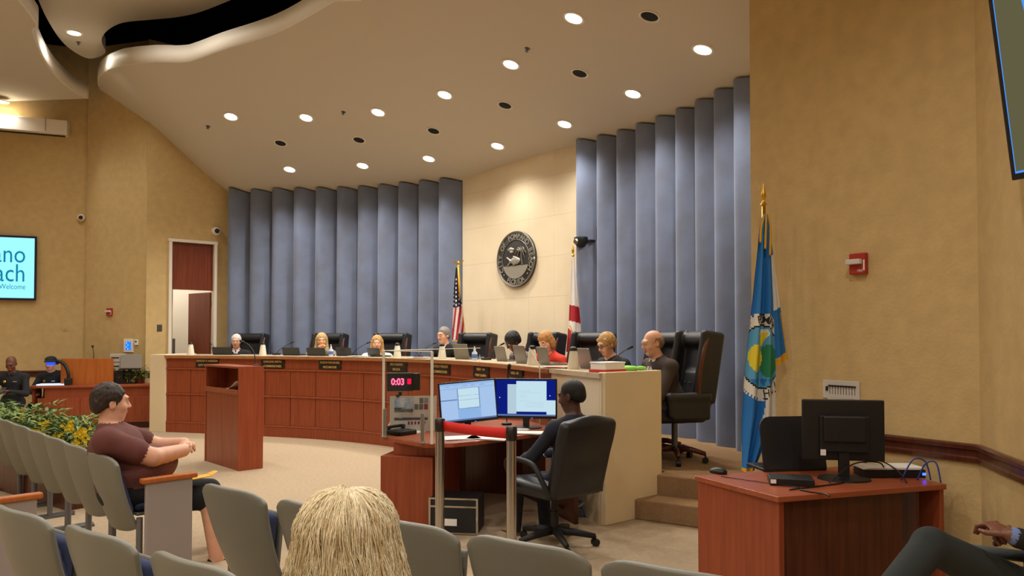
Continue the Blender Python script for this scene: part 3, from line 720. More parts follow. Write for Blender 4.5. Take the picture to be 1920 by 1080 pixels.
# name plates
M['plate'] = mat('black name plate', (22, 19, 16), .5); M['plateg'] = mat('gilt lettering', (214, 180, 106), .5)
plates = [(389, 'GREGORY P. HARRISON', 'CITY MANAGER'), (512, 'DARLENE SMITH', 'COMMISSIONER'), (619, 'ALISON FOURNIER', 'VICE MAYOR'), (744, 'REX HARDIN', 'MAYOR'), (826, 'BEVERLY PERKINS', 'COMMISSIONER'), (902, None, None), (966, None, None)]
pl_lab = ['behind the lectern', 'between the lectern and the vice mayor plate', 'reading vice mayor', 'reading mayor seen through the acrylic shield', 'under the man with grey hair and glasses', 'right above the tilted light blue monitor', 'above the dark blue monitor']
for (px, a, b), lb in zip(plates, pl_lab):
    p, nv, i = dais_at(px, -.012); rz = math.atan2(FN[i].y, FN[i].x) - math.pi / 2
    o = thing('name_plate', 'black and gilt name plates on the dais ' + lb, 'name plate', loc=(p.x, p.y, 1.155), rz=rz, group='name plates along the dais')
    for z, tx in ((.036, a), (-.036, b)):
        mb = MB(); mb.box((0, 0, z), (.44, .012, .062)); pp = mb.build('plate', M['plate'], o, bev=.003)
        if tx is None:      # lettering too blurred to read: worn gilt strokes
            mb = MB(); rnd = random.Random(int(px + z * 1000)); n_ = 9 if z > 0 else 12
            for q_ in range(n_):
                if z > 0 and q_ == 5: continue
                mb.box(((q_ - n_ / 2 + .5) * .026, -.007, z + rnd.uniform(-.003, .003)), (rnd.uniform(.012, .022), .002, rnd.uniform(.022, .034)))
            tag(mb.build('lettering', M['plateg'], pp), kind='stuff'); continue
        vs, fs = text_mesh(tx, .046, bold=.0012); w = max(v[0] for v in vs) - min(v[0] for v in vs); k = min(1, .41 / w)
        mb = MB(); mb.add([(v[0] * k, -.0075, v[1] + z) for v in vs], fs); mb.build('lettering', M['plateg'], pp)
# ------------------------------------------------------------------ executive chairs
def exec_chair():
    o = thing('executive_chair', 'x', 'chair')
    s = Sdf(); s.box((0, .04, .48), (.27, .28, .075), .06); s.build('seat', [M['leather']], o, .012)
    s = Sdf(); t = E3(9)
    s.box((0, -.27, .88), (.275, .05, .40), .045, 0, .02, t); s.cone((-.21, -.29, 1.215), (.21, -.29, 1.215), .085, .085, 0, .04)
    s.box((0, -.215, .72), (.2, .05, .19), .045, 0, .03, t)
    for sx in (-1, 1): s.box((sx * .285, -.22, .95), (.04, .12, .35), .035, 0, .03, t)
    b = s.build('backrest', [M['leather']], o, .012)
    mb = MB()
    for i, x in enumerate((-.11, 0, .11)):
        for z in (.66, .78): mb.lathe([(.012, 0), (.008, .006), (.0001, .008)], 8, M=Matrix.Translation((x, -.165, z)) @ Matrix.Rotation(R(-90), 4, 'X'))
    mb.build('tuft_button', M['leather'], b)
    for sx in (-1, 1):
        mb = MB(); P = catmull([(sx * .315, -.115, .62), (sx * .33, -.10, .76), (sx * .333, -.12, .95), (sx * .325, -.16, 1.12), (sx * .30, -.22, 1.25), (sx * .25, -.28, 1.295)], 5)
        mb.tube(P, [.02] * (len(P) - 1) + [.012], 8); mb.build('wood_trim', M['dwood'], o, smooth='all')
        s = Sdf(); s.cone((sx * .315, -.2, .665), (sx * .315, .2, .665), .045, .042); s.box((sx * .315, -.02, .56), (.032, .2, .12), .03); s.cone((sx * .315, .2, .66), (sx * .315, .19, .5), .04, .03); s.build('armrest', [M['leather']], o, .012)
    mb = MB(); mb.lathe([(.03, .12), (.03, .42)], 12); mb.lathe([(.12, .39), (.12, .42)], 12); mb.build('column', M['gmetal'], o, smooth=True)
    for k in range(5):
        a = 2 * math.pi * k / 5 + .3; c, s_ = math.cos(a), math.sin(a)
        mb = MB(); mb.tube([(.02 * c, .02 * s_, .13), (.16 * c, .16 * s_, .13), (.3 * c, .3 * s_, .095)], [.032, .028, .022], 8); lg = mb.build('leg', M['dwood'], o, smooth='all')
        mb = MB(); Tm = Matrix.Translation((.3 * c, .3 * s_, .032)) @ Matrix.Rotation(a, 4, 'Z') @ Matrix.Rotation(R(90), 4, 'X'); mb.lathe([(.03, -.022), (.032, -.01), (.032, .01), (.03, .022)], 12, M=Tm); mb.tube([(.3 * c, .3 * s_, .05), (.3 * c, .3 * s_, .1)], .009, 6); mb.build('caster', M['plastic'], lg, smooth=True)
    return o
EC = exec_chair(); ecs = [(455, 1.22, 0, 'behind the white-haired man'), (604, 1.22, 0, 'behind the woman drinking from a cup'), (721, 1.24, 6, 'behind the blonde woman in white'), (876, 1.3, 6, 'behind the man in dark suit and clear glasses'), (998, 1.28, 0, 'behind the bent woman with black hair'), (1084, 1.25, 10, 'behind the woman in the red jacket'), (1222, 1.3, 4, 'mostly hidden behind the bald man'), (1264, 1.2, -8, 'seen from the side with the bald man in it')]
for k, (px, off, yaw, lb) in enumerate(ecs):
    o = EC if k == 0 else copy_tree(EC)
    p, nv, i = dais_at(px, off); o.location = (p.x, p.y, PLAT); o.rotation_euler = (0, 0, facing(-nv) + R(yaw)); o['label'] = 'black leather executive chair ' + lb; o['group'] = 'executive chairs behind the dais'
# ------------------------------------------------------------------ lectern in the well
a, b = atH(383, 864, 0), atH(447, 884, 0); ln = (b - a).normalized(); LW = (b - a).length; rz = math.atan2(ln.y, ln.x)
lec = thing('lectern', 'tall cherry wood lectern with open shelf standing in the well', 'lectern', loc=a, rz=rz)
H = 1.235; D = .31
def rounded(x0, x1, y0, y1, r, n=6):
    return [(x0, y0), (x1 - .01, y0)] + [(x1 - r + r * math.cos(t), y1 - r + r * math.sin(t)) for t in [math.pi / 2 * k / n for k in range(n + 1)]] + [(x0, y1)]
mb = MB(); mb.prism(rounded(LW - .03, LW, 0, D, .02), 0, H); mb.build('side_panel', M['wood'], lec, smooth=True)
mb = MB(); mb.box((.015, D / 2, H / 2), (.03, D, H)); mb.build('side_panel', M['wood'], lec, bev=.003)
mb = MB(); mb.box((LW / 2, D - .015, H / 2), (LW - .06, .03, H)); mb.build('back_panel', M['wood'], lec)
for x0, x1 in ((.032, LW / 2 - .003), (LW / 2 + .003, LW - .032)):
    mb = MB(); mb.box(((x0 + x1) / 2, .02, .455), (x1 - x0, .025, .91)); mb.build('front_panel', M['wood'], lec, bev=.002)
mb = MB(); mb.box((LW / 2, .012, .925), (LW - .06, .03, .06)); mb.build('shelf_lip', M['woodh'], lec, bev=.003)
mb = MB(); mb.box((LW / 2, D / 2, .93), (LW - .06, D - .05, .02)); mb.build('shelf', M['wood'], lec)
mb = MB(); mb.box((LW / 2, D / 2, H - .012), (LW - .06, D, .024)); mb.build('top', M['wood'], lec, bev=.003)
o = thing('microphone', 'gooseneck microphone rising from the lectern top', 'microphone', loc=lec.matrix_world @ Vector((0, 0, 0)))
o.location = a + Vector((ln.x, ln.y, 0)) * LW * .8 + Vector((-ln.y, ln.x, 0)) * .3 + Vector((0, 0, H))
mb = MB(); mb.lathe([(.03, 0), (.03, .012), (.012, .02)], 14); mb.build('base', M['plastic'], o, smooth=True)
mb = MB(); mb.tube(catmull([(0, 0, .01), (-.03, .02, .15), (-.1, .04, .25), (-.17, .05, .29)], 5), .006, 6); mb.build('gooseneck', M['plastic'], o, smooth='all')
mb = MB(); mb.tube([(-.16, .05, .287), (-.22, .055, .305)], [.012, .014], 8); mb.build('capsule', M['plasticm'], o, smooth='all')
mb = MB(); P = [(.1 * k, .04 * math.sin(k * 2) + .02 * j, .002 * j + .03 * (k / 4) ** 2) for k in range(5) for j in range(2)]
o = thing('paper_sheets', 'loose white papers on the lectern shelf', 'paper', loc=a + Vector((ln.x, ln.y, 0)) * LW * .55 + Vector((-ln.y, ln.x, 0)) * .02 + Vector((0, 0, .945)), rz=rz)
for k in range(3):
    mb = MB(); mb.grid([[(u * .1, v * .13, .004 * k + .025 * (u / 3) ** 2 + .002), ] for u in range(4) for v in (0,)] and [[(u * .1, v * .26 + .01 * k, .004 * k + .1 * (u / 3) ** 2 + .002) for v in (0, 1)] for u in range(4)]); mb.build('sheet', M['paper'], o, sol=.002)
# ------------------------------------------------------------------ auditorium seats
M['blueup'] = mat('blue upholstery', (52, 60, 92), .9, var=.1, vscale=60)
def aud_seat():
    o = thing('auditorium_seat', 'x', 'seat'); mb = MB(); P = []
    for j in range(17):
        v = j / 16; row = []
        for i in range(13):
            u = -1 + 2 * i / 12; w = .25 + .035 * v - .012 * (1 - v) - (.03 * max(0, (v - .9) / .1) ** 3)
            z = .28 + .53 * v - (.035 * abs(u) ** 5 * max(0, (v - .6) / .4)) + (.03 * abs(u) ** 4 * (1 - v) ** 3)
            y = -.22 - .15 * v + .055 * u * u - .02 * math.sin(v * 3.1)
            row.append((u * w, y, z))
        P.append(row)
    mb.grid(P); mb.build('back_shell', M['seatg'], o, smooth='all', sol=.03, bev=.008)
    mb = MB()
    for z in (.325, .345): mb.tube([(x, -.243 + .05 * (x / .23) ** 2 - .02 * (z - .3), z + .02 * abs(x / .23) ** 4) for x in [-.2 + .05 * k for k in range(9)]], .005, 5)
    mb.build('shell_rib', M['seatg'], o, smooth='all')
    s = Sdf(); s.box((0, -.235, .56), (.19, .025, .18), .024, 0, .02, E3(16)); s.build('back_cushion', [M['blueup']], o, .016)
    s = Sdf(); s.box((0, .16, .04), (.17, .15, .03), .028, 0, .02); sc_ = s.build('seat_cushion', [M['blueup']], o, .018); sc_.location = (0, -.165, .35); sc_.rotation_euler = (R(84), 0, 0)
    mb = MB(); mb.box((0, .16, -.005), (.36, .3, .02)); sc_ = mb.build('seat_pan', M['seatg'], o, bev=.01); sc_.location = (0, -.165, .35); sc_.rotation_euler = (R(84), 0, 0)
    for sx in (-1, 1):
        mb = MB(); mb.tube([(sx * .25, -.16, .02), (sx * .25, -.16, .38)], .022, 8); mb.box((sx * .25, -.12, .01), (.06, .3, .02)); mb.build('leg', M['gmetal'], o, smooth=True)
    return o
SEAT = aud_seat(); first = [True]
def place_seat(x, y, rz, label, group):
    o = SEAT if first[0] else copy_tree(SEAT); first[0] = False
    o.location = (x, y, 0); o.rotation_euler = (0, 0, rz); o['label'] = label; o['group'] = group; ls_name[0] = o.name; return o
ls_name = ['']
def seat_px(px, py, zt=.84):
    p = atH(px, py, zt); return p
def seat_row(TL, dirs, labels, group, w=.56):
    for (x, y), d, lb in zip(TL, dirs, labels):
        d = Vector((d[0], d[1], 0)).normalized(); fd = Vector((-d.y, d.x, 0)); p = Vector((x, y, 0)) + d * w / 2 + fd * .37
        place_seat(p.x, p.y, facing(fd), lb, group)
        last_seat[:] = [p, fd, d]
        if 'maroon' in lb: unfold(bpy.data.objects[ls_name[0]])
last_seat = []
def unfold(o):
    for c in o.children:
        if c.name.startswith(('seat_cushion', 'seat_pan')): c.rotation_euler = (0, 0, 0); c.location.z = .39
D1 = (.72, -.69)
seat_row([(-5.43, 7.69), (-5.03, 7.28), (-4.63, 6.88), (-4.23, 6.47), (-3.83, 6.07), (-3.43, 5.66), (-3.03, 5.26)], [D1] * 7, ['empty grey shell auditorium seat in the row along the yellow flowers'] * 6 + ['grey shell auditorium seat with the man in maroon sitting in it'], 'grey seats in the row along the flowers')
SEAT6 = list(last_seat); fd = SEAT6[1]; rz1 = facing(fd); r1 = [tuple(SEAT6[0])]
D2 = (.82, -.57)
seat_row([(-1.73, 4.09), (-1.2, 3.70), (-.71, 3.37), (-.21, 3.04), (.30, 2.70)], [(.8, -.6), (.81, -.59), D2, (.84, -.54), (.85, -.52)], ['grey auditorium seat beside the aisle left of the blonde-haired woman', 'grey auditorium seat mostly hidden by blonde hair', 'grey auditorium seat right behind blonde hair', 'wide grey auditorium seat back below the steel barrier posts', 'grey auditorium seat top edge below the beige carpet'], 'grey seats in the row before the blonde woman')
seat_row([(-2.52, 3.58), (-1.96, 3.21), (-1.40, 2.82)], [D2] * 3, ['grey auditorium seat back beside blue armrest seat', 'middle grey auditorium seat back in the nearest row', 'grey auditorium seat back, only its top edge showing'], 'grey seats in the nearest row')
# aisle end panel of the row of the man in maroon
def end_panel(p, rz, label, h=.62):
    o = thing('aisle_panel', label, 'armrest panel', loc=p, rz=rz)
    mb = MB(); mb.box((0, 0, h / 2), (.035, .31, h)); mb.build('panel', M['greyp'], o, bev=.008)
    mb = MB(); mb.box((0, 0, h + .015), (.065, .37, .035)); mb.build('armrest', M['wood_o'], o, bev=.01); return o
pe = Vector((r1[-1][0], r1[-1][1], 0)) + Vector((fd.y, -fd.x, 0)) * .33 + fd * .0
end_panel(pe, rz1, 'grey aisle end panel with wooden armrest beside the man in maroon')
pe = atH(12, 935, .64); pe.z = 0
end_panel(pe, rz1, 'grey aisle end panel with wooden armrest in front of the nearest row')
# ------------------------------------------------------------------ flower planter
M['leaf'] = mat('leaf', (86, 118, 40), .5, rgb2=(150, 160, 84), vscale=14); M['leaf2'] = mat('dark leaf', (62, 92, 38), .5, rgb2=(100, 130, 60), vscale=14); M['petal'] = mat('yellow petal', (236, 204, 30), .6)
A0, A1 = Vector((-6.3, 8.75, 0)), Vector((-4.02, 7.1, 0)); pd = (A1 - A0).normalized(); pn = Vector((-pd.y, pd.x, 0))
pr = tag(thing('planter', 'long low planter box under the leafy yellow-flowered plants', 'planter', loc=(A0 + A1) / 2, rz=math.atan2(pd.y, pd.x)))
PLn = (A1 - A0).length + .2
for sy in (-1, 1):
    mb = MB(); mb.box((0, sy * .2, .24), (PLn, .03, .48)); mb.build('long_side', M['dwood'], pr, bev=.004)
for sx in (-1, 1):
    mb = MB(); mb.box((sx * (PLn / 2 - .015), 0, .24), (.03, .37, .48)); mb.build('end_side', M['dwood'], pr, bev=.004)
mb = MB(); mb.box((0, 0, .4), (PLn - .06, .37, .06)); mb.build('soil', M['dwood'], pr)
def foliage(n, rx, ry, h, seed, ls=.09):
    rnd = random.Random(seed); mbs = [MB(), MB()]
    for k in range(n):
        a = rnd.uniform(0, 6.283); el = rnd.uniform(-.1, 1.2); rr = rnd.uniform(.35, 1)
        c = Vector((rx * rr * math.cos(a) * math.cos(el), ry * rr * math.sin(a) * math.cos(el), h * rr * math.sin(max(el, 0)) + rnd.uniform(0, .08)))
        d = (Vector((math.cos(a), math.sin(a), rnd.uniform(-.5, .9)))).normalized(); w = d.cross(Vector((rnd.uniform(-.4, .4), rnd.uniform(-.4, .4), 1))).normalized(); up = w.cross(d)
        l = ls * rnd.uniform(.7, 1.4); b = l * .17
        mbs[k % 2].add([c, c + d * l * .4 + w * b + up * l * .06, c + d * l - up * l * .12, c + d * l * .4 - w * b + up * l * .06, c + d * l * .45 - up * l * .02], [(0, 1, 4), (1, 2, 4), (2, 3, 4), (3, 0, 4)])
    return mbs
NPL = 7
for k in range(NPL):
    p = A0.lerp(A1, (k + .5) / NPL); hgt = .42 + .06 * math.sin(k * 2.1)
    o = thing('flowering_plant', 'leafy green plant with yellow blossoms in the planter', 'plant', loc=(p.x, p.y, .43), group='yellow-flowered plants in the planter')
    f1, f2 = foliage(620, .33, .3, hgt, k); f1.build('foliage', M['leaf'], o); f2.build('foliage', M['leaf2'], o)
    for j in range(2 if k != NPL - 1 else 3):
        rnd = random.Random(k * 10 + j); mb = MB(); c0 = Vector((rnd.uniform(-.2, .25), rnd.uniform(-.3, -.1), rnd.uniform(.18, .36)))
        if k == NPL - 1 and j == 2: c0 = Vector((.16, -.22, .26))
        for q in range(16 if not (k == NPL - 1 and j == 2) else 46):
            c = c0 + Vector((rnd.gauss(0, .03), rnd.gauss(0, .03), rnd.uniform(-.06, .05) if q < 16 else rnd.uniform(-.24, .06)))
            for m_ in range(5):
                a = m_ * 1.257; d = Vector((math.cos(a), -.6, math.sin(a))).normalized(); w = d.cross(Vector((0, -1, 0))).normalized()
                mb.add([c, c + d * .014 + w * .008, c + d * .026, c + d * .014 - w * .008], [(0, 1, 2, 3)])
        mb.build('blossom', M['petal'], o)
# ------------------------------------------------------------------ clerk desk with acrylic shield
DT = .74
cd = thing('clerk_desk', 'cherry clerk desk with curved top in front of the dais', 'desk', loc=(-.3, 6.7, 0))
def W2(o, p): return Vector(p) - o.location
top = [atH(715, 818, DT), atH(800, 832, DT), atH(850, 831, DT), atH(893, 827, DT), atH(960, 819, DT), atH(1014, 811, DT), atH(1040, 803, DT), Vector((.40, 7.08, DT)), Vector((.16, 7.6, DT)), Vector((-.5, 7.85, DT)), Vector((-1.25, 7.75, DT))]
tp = [(p.x + .3, p.y - 6.7) for p in top]
mb = MB(); mb.prism(tp, DT - .035, DT); mb.build('desk_top', M['woodh'], cd, bev=.004)
cb0, cb1 = atH(717, 990, 0), atH(811, 996, 0); u = (cb1 - cb0).normalized(); v_ = Vector((-u.y, u.x, 0)); wC = (cb1 - cb0).length
def cab(name, x0, x1, y0, y1, z0, z1, m): 
    mb = MB(); q = [cb0 + u * x0 + v_ * y0, cb0 + u * x1 + v_ * y0, cb0 + u * x1 + v_ * y1, cb0 + u * x0 + v_ * y1]
    mb.hexa([W2(cd, (p.x, p.y, z0)) for p in q], [W2(cd, (p.x, p.y, z1)) for p in q]); return mb.build(name, m, cd, bev=.004)
cab('pedestal', -.02, wC, 0, .75, 0, .60, M['wood']); cab('upper_panel', .07, wC + .02, .06, .75, .60, DT - .035, M['wood'])
mb = MB(); q = [top[7], top[8], top[9], top[10]]
for p0, p1 in zip(q, q[1:]):
    a_, b_ = p0.lerp(Vector((-.3, 6.9, DT)), .12), p1.lerp(Vector((-.3, 6.9, DT)), .12); mb.hexa([W2(cd, (a_.x, a_.y, 0)), W2(cd, (b_.x, b_.y, 0)), W2(cd, (b_.x, b_.y + .02, 0)), W2(cd, (a_.x, a_.y + .02, 0))], [W2(cd, (a_.x, a_.y, DT - .035)), W2(cd, (b_.x, b_.y, DT - .035)), W2(cd, (b_.x, b_.y + .02, DT - .035)), W2(cd, (a_.x, a_.y + .02, DT - .035))])
mb.build('modesty_panel', M['dwood'], cd)
sp = atH(1110, 985, 0); mb = MB(); mb.box(W2(cd, (.46, 6.62, DT / 2 - .02)), (.04, .5, DT - .04), rz=R(20)); mb.build('side_panel', M['dwood'], cd)
# acrylic shield
sh = thing('acrylic_shield', 'clear acrylic sneeze shield with pale edge posts on the clerk desk', 'shield', loc=(-.9, 6.4, DT))
pA, pB = atH(718, 819, DT), atH(809, 834, DT); pA.y += .03; pB.y += .03; pC = Vector((-.33, 7.72, DT)); TZ = 1.475
def pane(a, b, name='pane'):
    mb = MB(); n = Vector((-(b - a).y, (b - a).x, 0)).normalized() * .005
    mb.hexa([W2(sh, x) for x in (a, b, b + n, a + n)], [W2(sh, Vector((x.x, x.y, TZ))) for x in (a, b, b + n, a + n)]); mb.build(name, M['glass'], sh)
pane(pA, pB); pane(pA + Vector((0, .01, 0)), pC)
M['edge'] = mat('pale acrylic edge', (226, 222, 206), .35)
for p in (pA, pB):
    mb = MB(); mb.box(W2(sh, (p.x, p.y - .004, (DT + TZ) / 2)), (.022, .014, TZ - DT)); mb.build('edge_post', M['edge'], sh, bev=.002)
for a_, b_ in ((pA, pB), (pA, pC)):
    mb = MB(); mb.tube([W2(sh, (a_.x, a_.y, TZ)), W2(sh, (b_.x, b_.y, TZ))], .004, 5); mb.build('top_edge', M['edge'], sh)
for t in (.04, .82):
    p = pA.lerp(pB, t); mb = MB(); mb.box(W2(sh, (p.x, p.y - .02, DT + .12)), (.03, .012, .24)); mb.box(W2(sh, (p.x, p.y - .03, DT + .006)), (.05, .06, .012)); mb.build('bracket', M['chrome'], sh, bev=.002)
o = thing('acrylic_shield', 'small slanted acrylic shield edge by the cream end of the dais', 'shield', loc=atH(1030, 790, DT))
o.location = (.27, 7.28, DT); mb = MB(); mb.tube([(0, 0, 0), (0, 0, .56), (-.10, .1, .74)], .007, 6); mb.build('edge_post', M['edge'], o)
mb = MB(); mb.box((0.0, .09, .3), (.005, .16, .58)); mb.build('pane', M['glass'], o)
# monitors
M['scr'] = emis('light blue screen', (150, 190, 240), .72); M['scr2'] = emis('dark blue screen', (14, 30, 130), .72); M['scr3'] = emis('pale window', (206, 236, 250), .72); M['scr4'] = emis('pale blue window', (176, 206, 246), .72); M['scrl'] = emis('screen lines', (92, 116, 160), .8); M['led'] = emis('blue power light', (40, 70, 255), 6); M['scrg'] = emis('screen grey', (190, 214, 228), .72)
def monitor(label, p, rz, w=.56, h=.345, zc=.26, tilt=0, face='x', group=None):
    o = thing('computer_monitor', label, 'monitor', loc=p, rz=rz, group=group)      # screen looks to -Y
    T = Matrix.Translation((0, 0, zc)) @ Matrix.Rotation(R(tilt), 4, 'Y')
    mb = MB(); mb.box((0, .012, 0), (w, .03, h), M=T); mb.box((0, .038, -.02), (w * .6, .035, h * .6), M=T); case = mb.build('case', M['plastic'], o, bev=.006)
    mb = MB(); mb.box((0, -.0045, .006), (w - .03, .004, h - .04), M=T); sc = mb.build('screen', M['scr'] if face == 'light' else M['scr2'] if face == 'blue' else M['plastic'], o)
    def r(x0, x1, y0, y1, m, nm='window'):
        W_, H_ = w - .03, h - .04
        mb = MB(); mb.box(((x0 + x1) / 2 * W_ - W_ / 2, -.0075, .006 + H_ / 2 - (y0 + y1) / 2 * H_), ((x1 - x0) * W_, .001, (y1 - y0) * H_), M=T); mb.build(nm, m, sc)
    if face == 'light':
        r(0, 1, .05, .13, M['scr4']); r(.0, .3, .15, .42, M['scr4']); r(.0, .3, .46, .95, M['scr4']); r(.32, .7, .15, .68, M['scr3']); r(.72, 1, .15, .95, M['scr4'])
        r(.32, .7, .15, .165, M['scrl']); r(.32, .7, .66, .69, M['scrl']); r(.31, .32, .15, .69, M['scrl']); r(.70, .71, .15, .69, M['scrl']); r(.32, .7, .34, .35, M['scrl']); r(.32, .7, .45, .46, M['scrl']); r(0, .3, .425, .445, M['scrl'])
        for k in range(5): r(.08 + .16 * k, .17 + .16 * k, .075, .09, M['scrl'], 'text_line')
        r(0, 1, .96, 1, M['scrl'])
    if face == 'blue':
        r(.19, .34, .12, .94, M['scrg']); r(.34, .85, .03, .88, M['scr3']); r(.85, 1, .56, .96, M['scr3']); r(0, 1, .955, 1, M['scrl'], 'taskbar')
        for k, (x0, x1, y) in enumerate(((.38, .58, .3), (.38, .75, .35), (.4, .52, .41), (.4, .52, .45), (.4, .5, .49), (.38, .55, .57), (.5, .8, .62), (.5, .8, .66), (.5, .8, .7), (.5, .8, .74))): r(x0, x1, y, y + .012, M['scrg'], 'text_line')
        r(.05, .065, .48, .505, M['scr3'], 'icon'); r(.9, .915, .42, .445, M['scr3'], 'icon')
    mb = MB(); mb.box((0, .03, zc / 2), (.06, .03, zc)); mb.build('stand', M['plastic'], o, bev=.004)
    mb = MB(); mb.lathe([(.12, 0), (.118, .01), (.02, .018)], 24, M=Matrix.Translation((0, .03, 0)) @ Matrix.Scale(1.25, 4, (1, 0, 0))); mb.build('base', M['plastic'], o, smooth=True)
    mb = MB(); mb.box((w * .1, -.006, -h / 2 + .006), (.012, .003, .004), M=T); mb.build('power_light', M['led'], o)
    return o
m1 = at(878, 790, 6.9); m1.z = DT; m2 = at(986, 797, 7.0); m2.z = DT
monitor('tilted computer monitor with light blue page windows, beside the acrylic shield', m1, R(14), w=.54, h=.385, zc=.255, tilt=-4.5, face='light')
monitor('computer monitor with dark blue desktop and pale document window', m2, R(-7), w=.585, h=.375, zc=.275, face='blue')
# poster board and countdown timer
pb = at(775, 800, 6.75); pb.z = DT
o = thing('poster_board', 'pale presentation board with building pictures and colour samples', 'poster', loc=pb, rz=R(8)); T = Matrix.Rotation(R(-8), 4, 'X')
mb = MB(); mb.box((0, 0, .16), (.42, .008, .32), M=T); bd = mb.build('board', mat('board', (196, 190, 180), .7), o)
def pr_(x0, x1, z0, z1, m, nm='print'): 
    mb = MB(); mb.box(((x0 + x1) / 2, -.005, (z0 + z1) / 2), (x1 - x0, .002, z1 - z0), M=T); return mb.build(nm, m, bd)
mg = mat('photo sky', (120, 150, 190), .6, rgb2=(210, 216, 222), vscale=18); pr_(-.17, .0, .20, .30, mg, 'photo'); pr_(-.17, .0, .175, .215, mat('photo ground', (70, 80, 76), .6, rgb2=(130, 120, 110), vscale=30), 'photo')
for k, c in enumerate(((96, 94, 92), (130, 128, 126), (110, 108, 106), (100, 98, 96), (130, 40, 48))):
    x = (.055, .098)[k] if k < 2 else (.01, .053, .096)[k - 2]; z = .25 if k < 2 else .195
    pr_(x, x + .036, z, z + .05, mat('sample', c, .6), 'colour_sample')
pr_(-.16, .12, .055, .10, mat('drawing wall', (206, 200, 196), .7), 'drawing'); pr_(-.17, .13, .10, .125, mat('drawing roof', (84, 78, 86), .7), 'drawing'); pr_(-.13, -.10, .10, .15, mat('drawing tower', (190, 184, 184), .7), 'drawing')
for k in range(6): pr_(-.05 + .03 * k, -.032 + .03 * k, .06, .09, mat('drawing window', (120, 40, 60), .7), 'drawing')
for x in (-.14, .17):
    mb = MB(); mb.box((x, -.004, .32), (.03, .016, .02), M=T); mb.build('clip', M['plastic'], o)
o = thing('countdown_timer', 'black countdown timer with red glowing digits behind the acrylic', 'timer', loc=at(750, 800, 7.0) * Vector((1, 1, 0)) if False else Vector((at(750, 800, 7.0).x, 7.0, DT)), rz=R(6))
mb = MB(); mb.box((0, .03, .17), (.03, .03, .34)); mb.box((0, .03, .008), (.16, .12, .016)); mb.build('stand', M['plastic'], o, bev=.003)
zt = at(750, 716, 7.0).z - DT
mb = MB(); mb.box((0, 0, zt), (.24, .05, .17)); mb.build('case', M['plasticm'], o, bev=.006)
mb = MB(); mb.box((.15, .01, zt), (.07, .04, .16)); mb.build('side_unit', M['plastic'], o, bev=.006)
vs, fs = text_mesh('0:03', .085, bold=.002); mb = MB(); mb.add([(v[0] * .85 - .02, -.028, v[1] + zt) for v in vs], fs); mb.build('digits', emis('red digits', (255, 60, 90), 5), o)
mb = MB(); mb.box((.085, -.0265, zt + .005), (.035, .002, .05)); mb.build('red_panel', emis('red panel', (255, 10, 60), 1.2), o)
# papers and phone on the clerk desk
for k, (px, py, w_, h_, r_) in enumerate(((862, 822, .3, .22, .2), (915, 822, .36, .2, -.3), (955, 806, .3, .2, .4), (760, 812, .28, .2, .7), (990, 812, .25, .18, -.2))):
    p = atH(px, py, DT); o = thing('paper_sheet', ('white paper sheet under the red barrier belt', 'stacked white papers beside the steel post', 'white paper under the light blue monitor', 'white paper inside the acrylic shield', 'white paper by the seated clerk')[k], 'paper', loc=(p.x, p.y, DT), rz=r_)
    for j in range(3):
        mb = MB(); mb.box((.006 * j, .008 * (j % 2), .0015 + .003 * j), (w_, h_, .0022), rz=.06 * j); mb.build('sheet', M['paper'], o)
ph = atH(752, 814, DT); o = thing('desk_phone', 'black desk telephone inside the acrylic shield', 'telephone', loc=ph, rz=R(-42))
mb = MB(); mb.box((0, 0, .02), (.2, .2, .04)); mb.build('body', M['plastic'], o, bev=.01)
mb = MB(); mb.tube([(-.07, -.09, .055), (-.07, -.05, .065), (-.07, .05, .065), (-.07, .09, .055)], [.022, .014, .014, .022], 8); mb.build('handset', M['plastic'], o, smooth='all')
mb = MB(); [mb.box((.02 + .028 * i, -.06 + .028 * j, .043), (.02, .018, .006)) for i in range(3) for j in range(4)]; mb.build('keypad', M['gmetal'], o)
# desk microphone by the dark blue monitor
o = thing('microphone', 'thin gooseneck microphone standing behind the two bright monitors', 'microphone', loc=(at(950, 800, 7.2).x, 7.25, DT))
mb = MB(); mb.lathe([(.05, 0), (.05, .02), (.01, .03)], 14); mb.build('base', M['plastic'], o, smooth=True)
mb = MB(); mb.tube(catmull([(0, 0, .02), (0, 0, .35), (.01, 0, .5), (.02, -.01, .545)], 4), .005, 6); mb.build('gooseneck', M['plastic'], o, smooth='all')
mb = MB(); mb.tube([(.02, -.01, .54), (.025, -.02, .575), (.027, -.023, .59)], [.016, .019, .012], 8); mb.build('capsule', M['plasticm'], o, smooth='all')
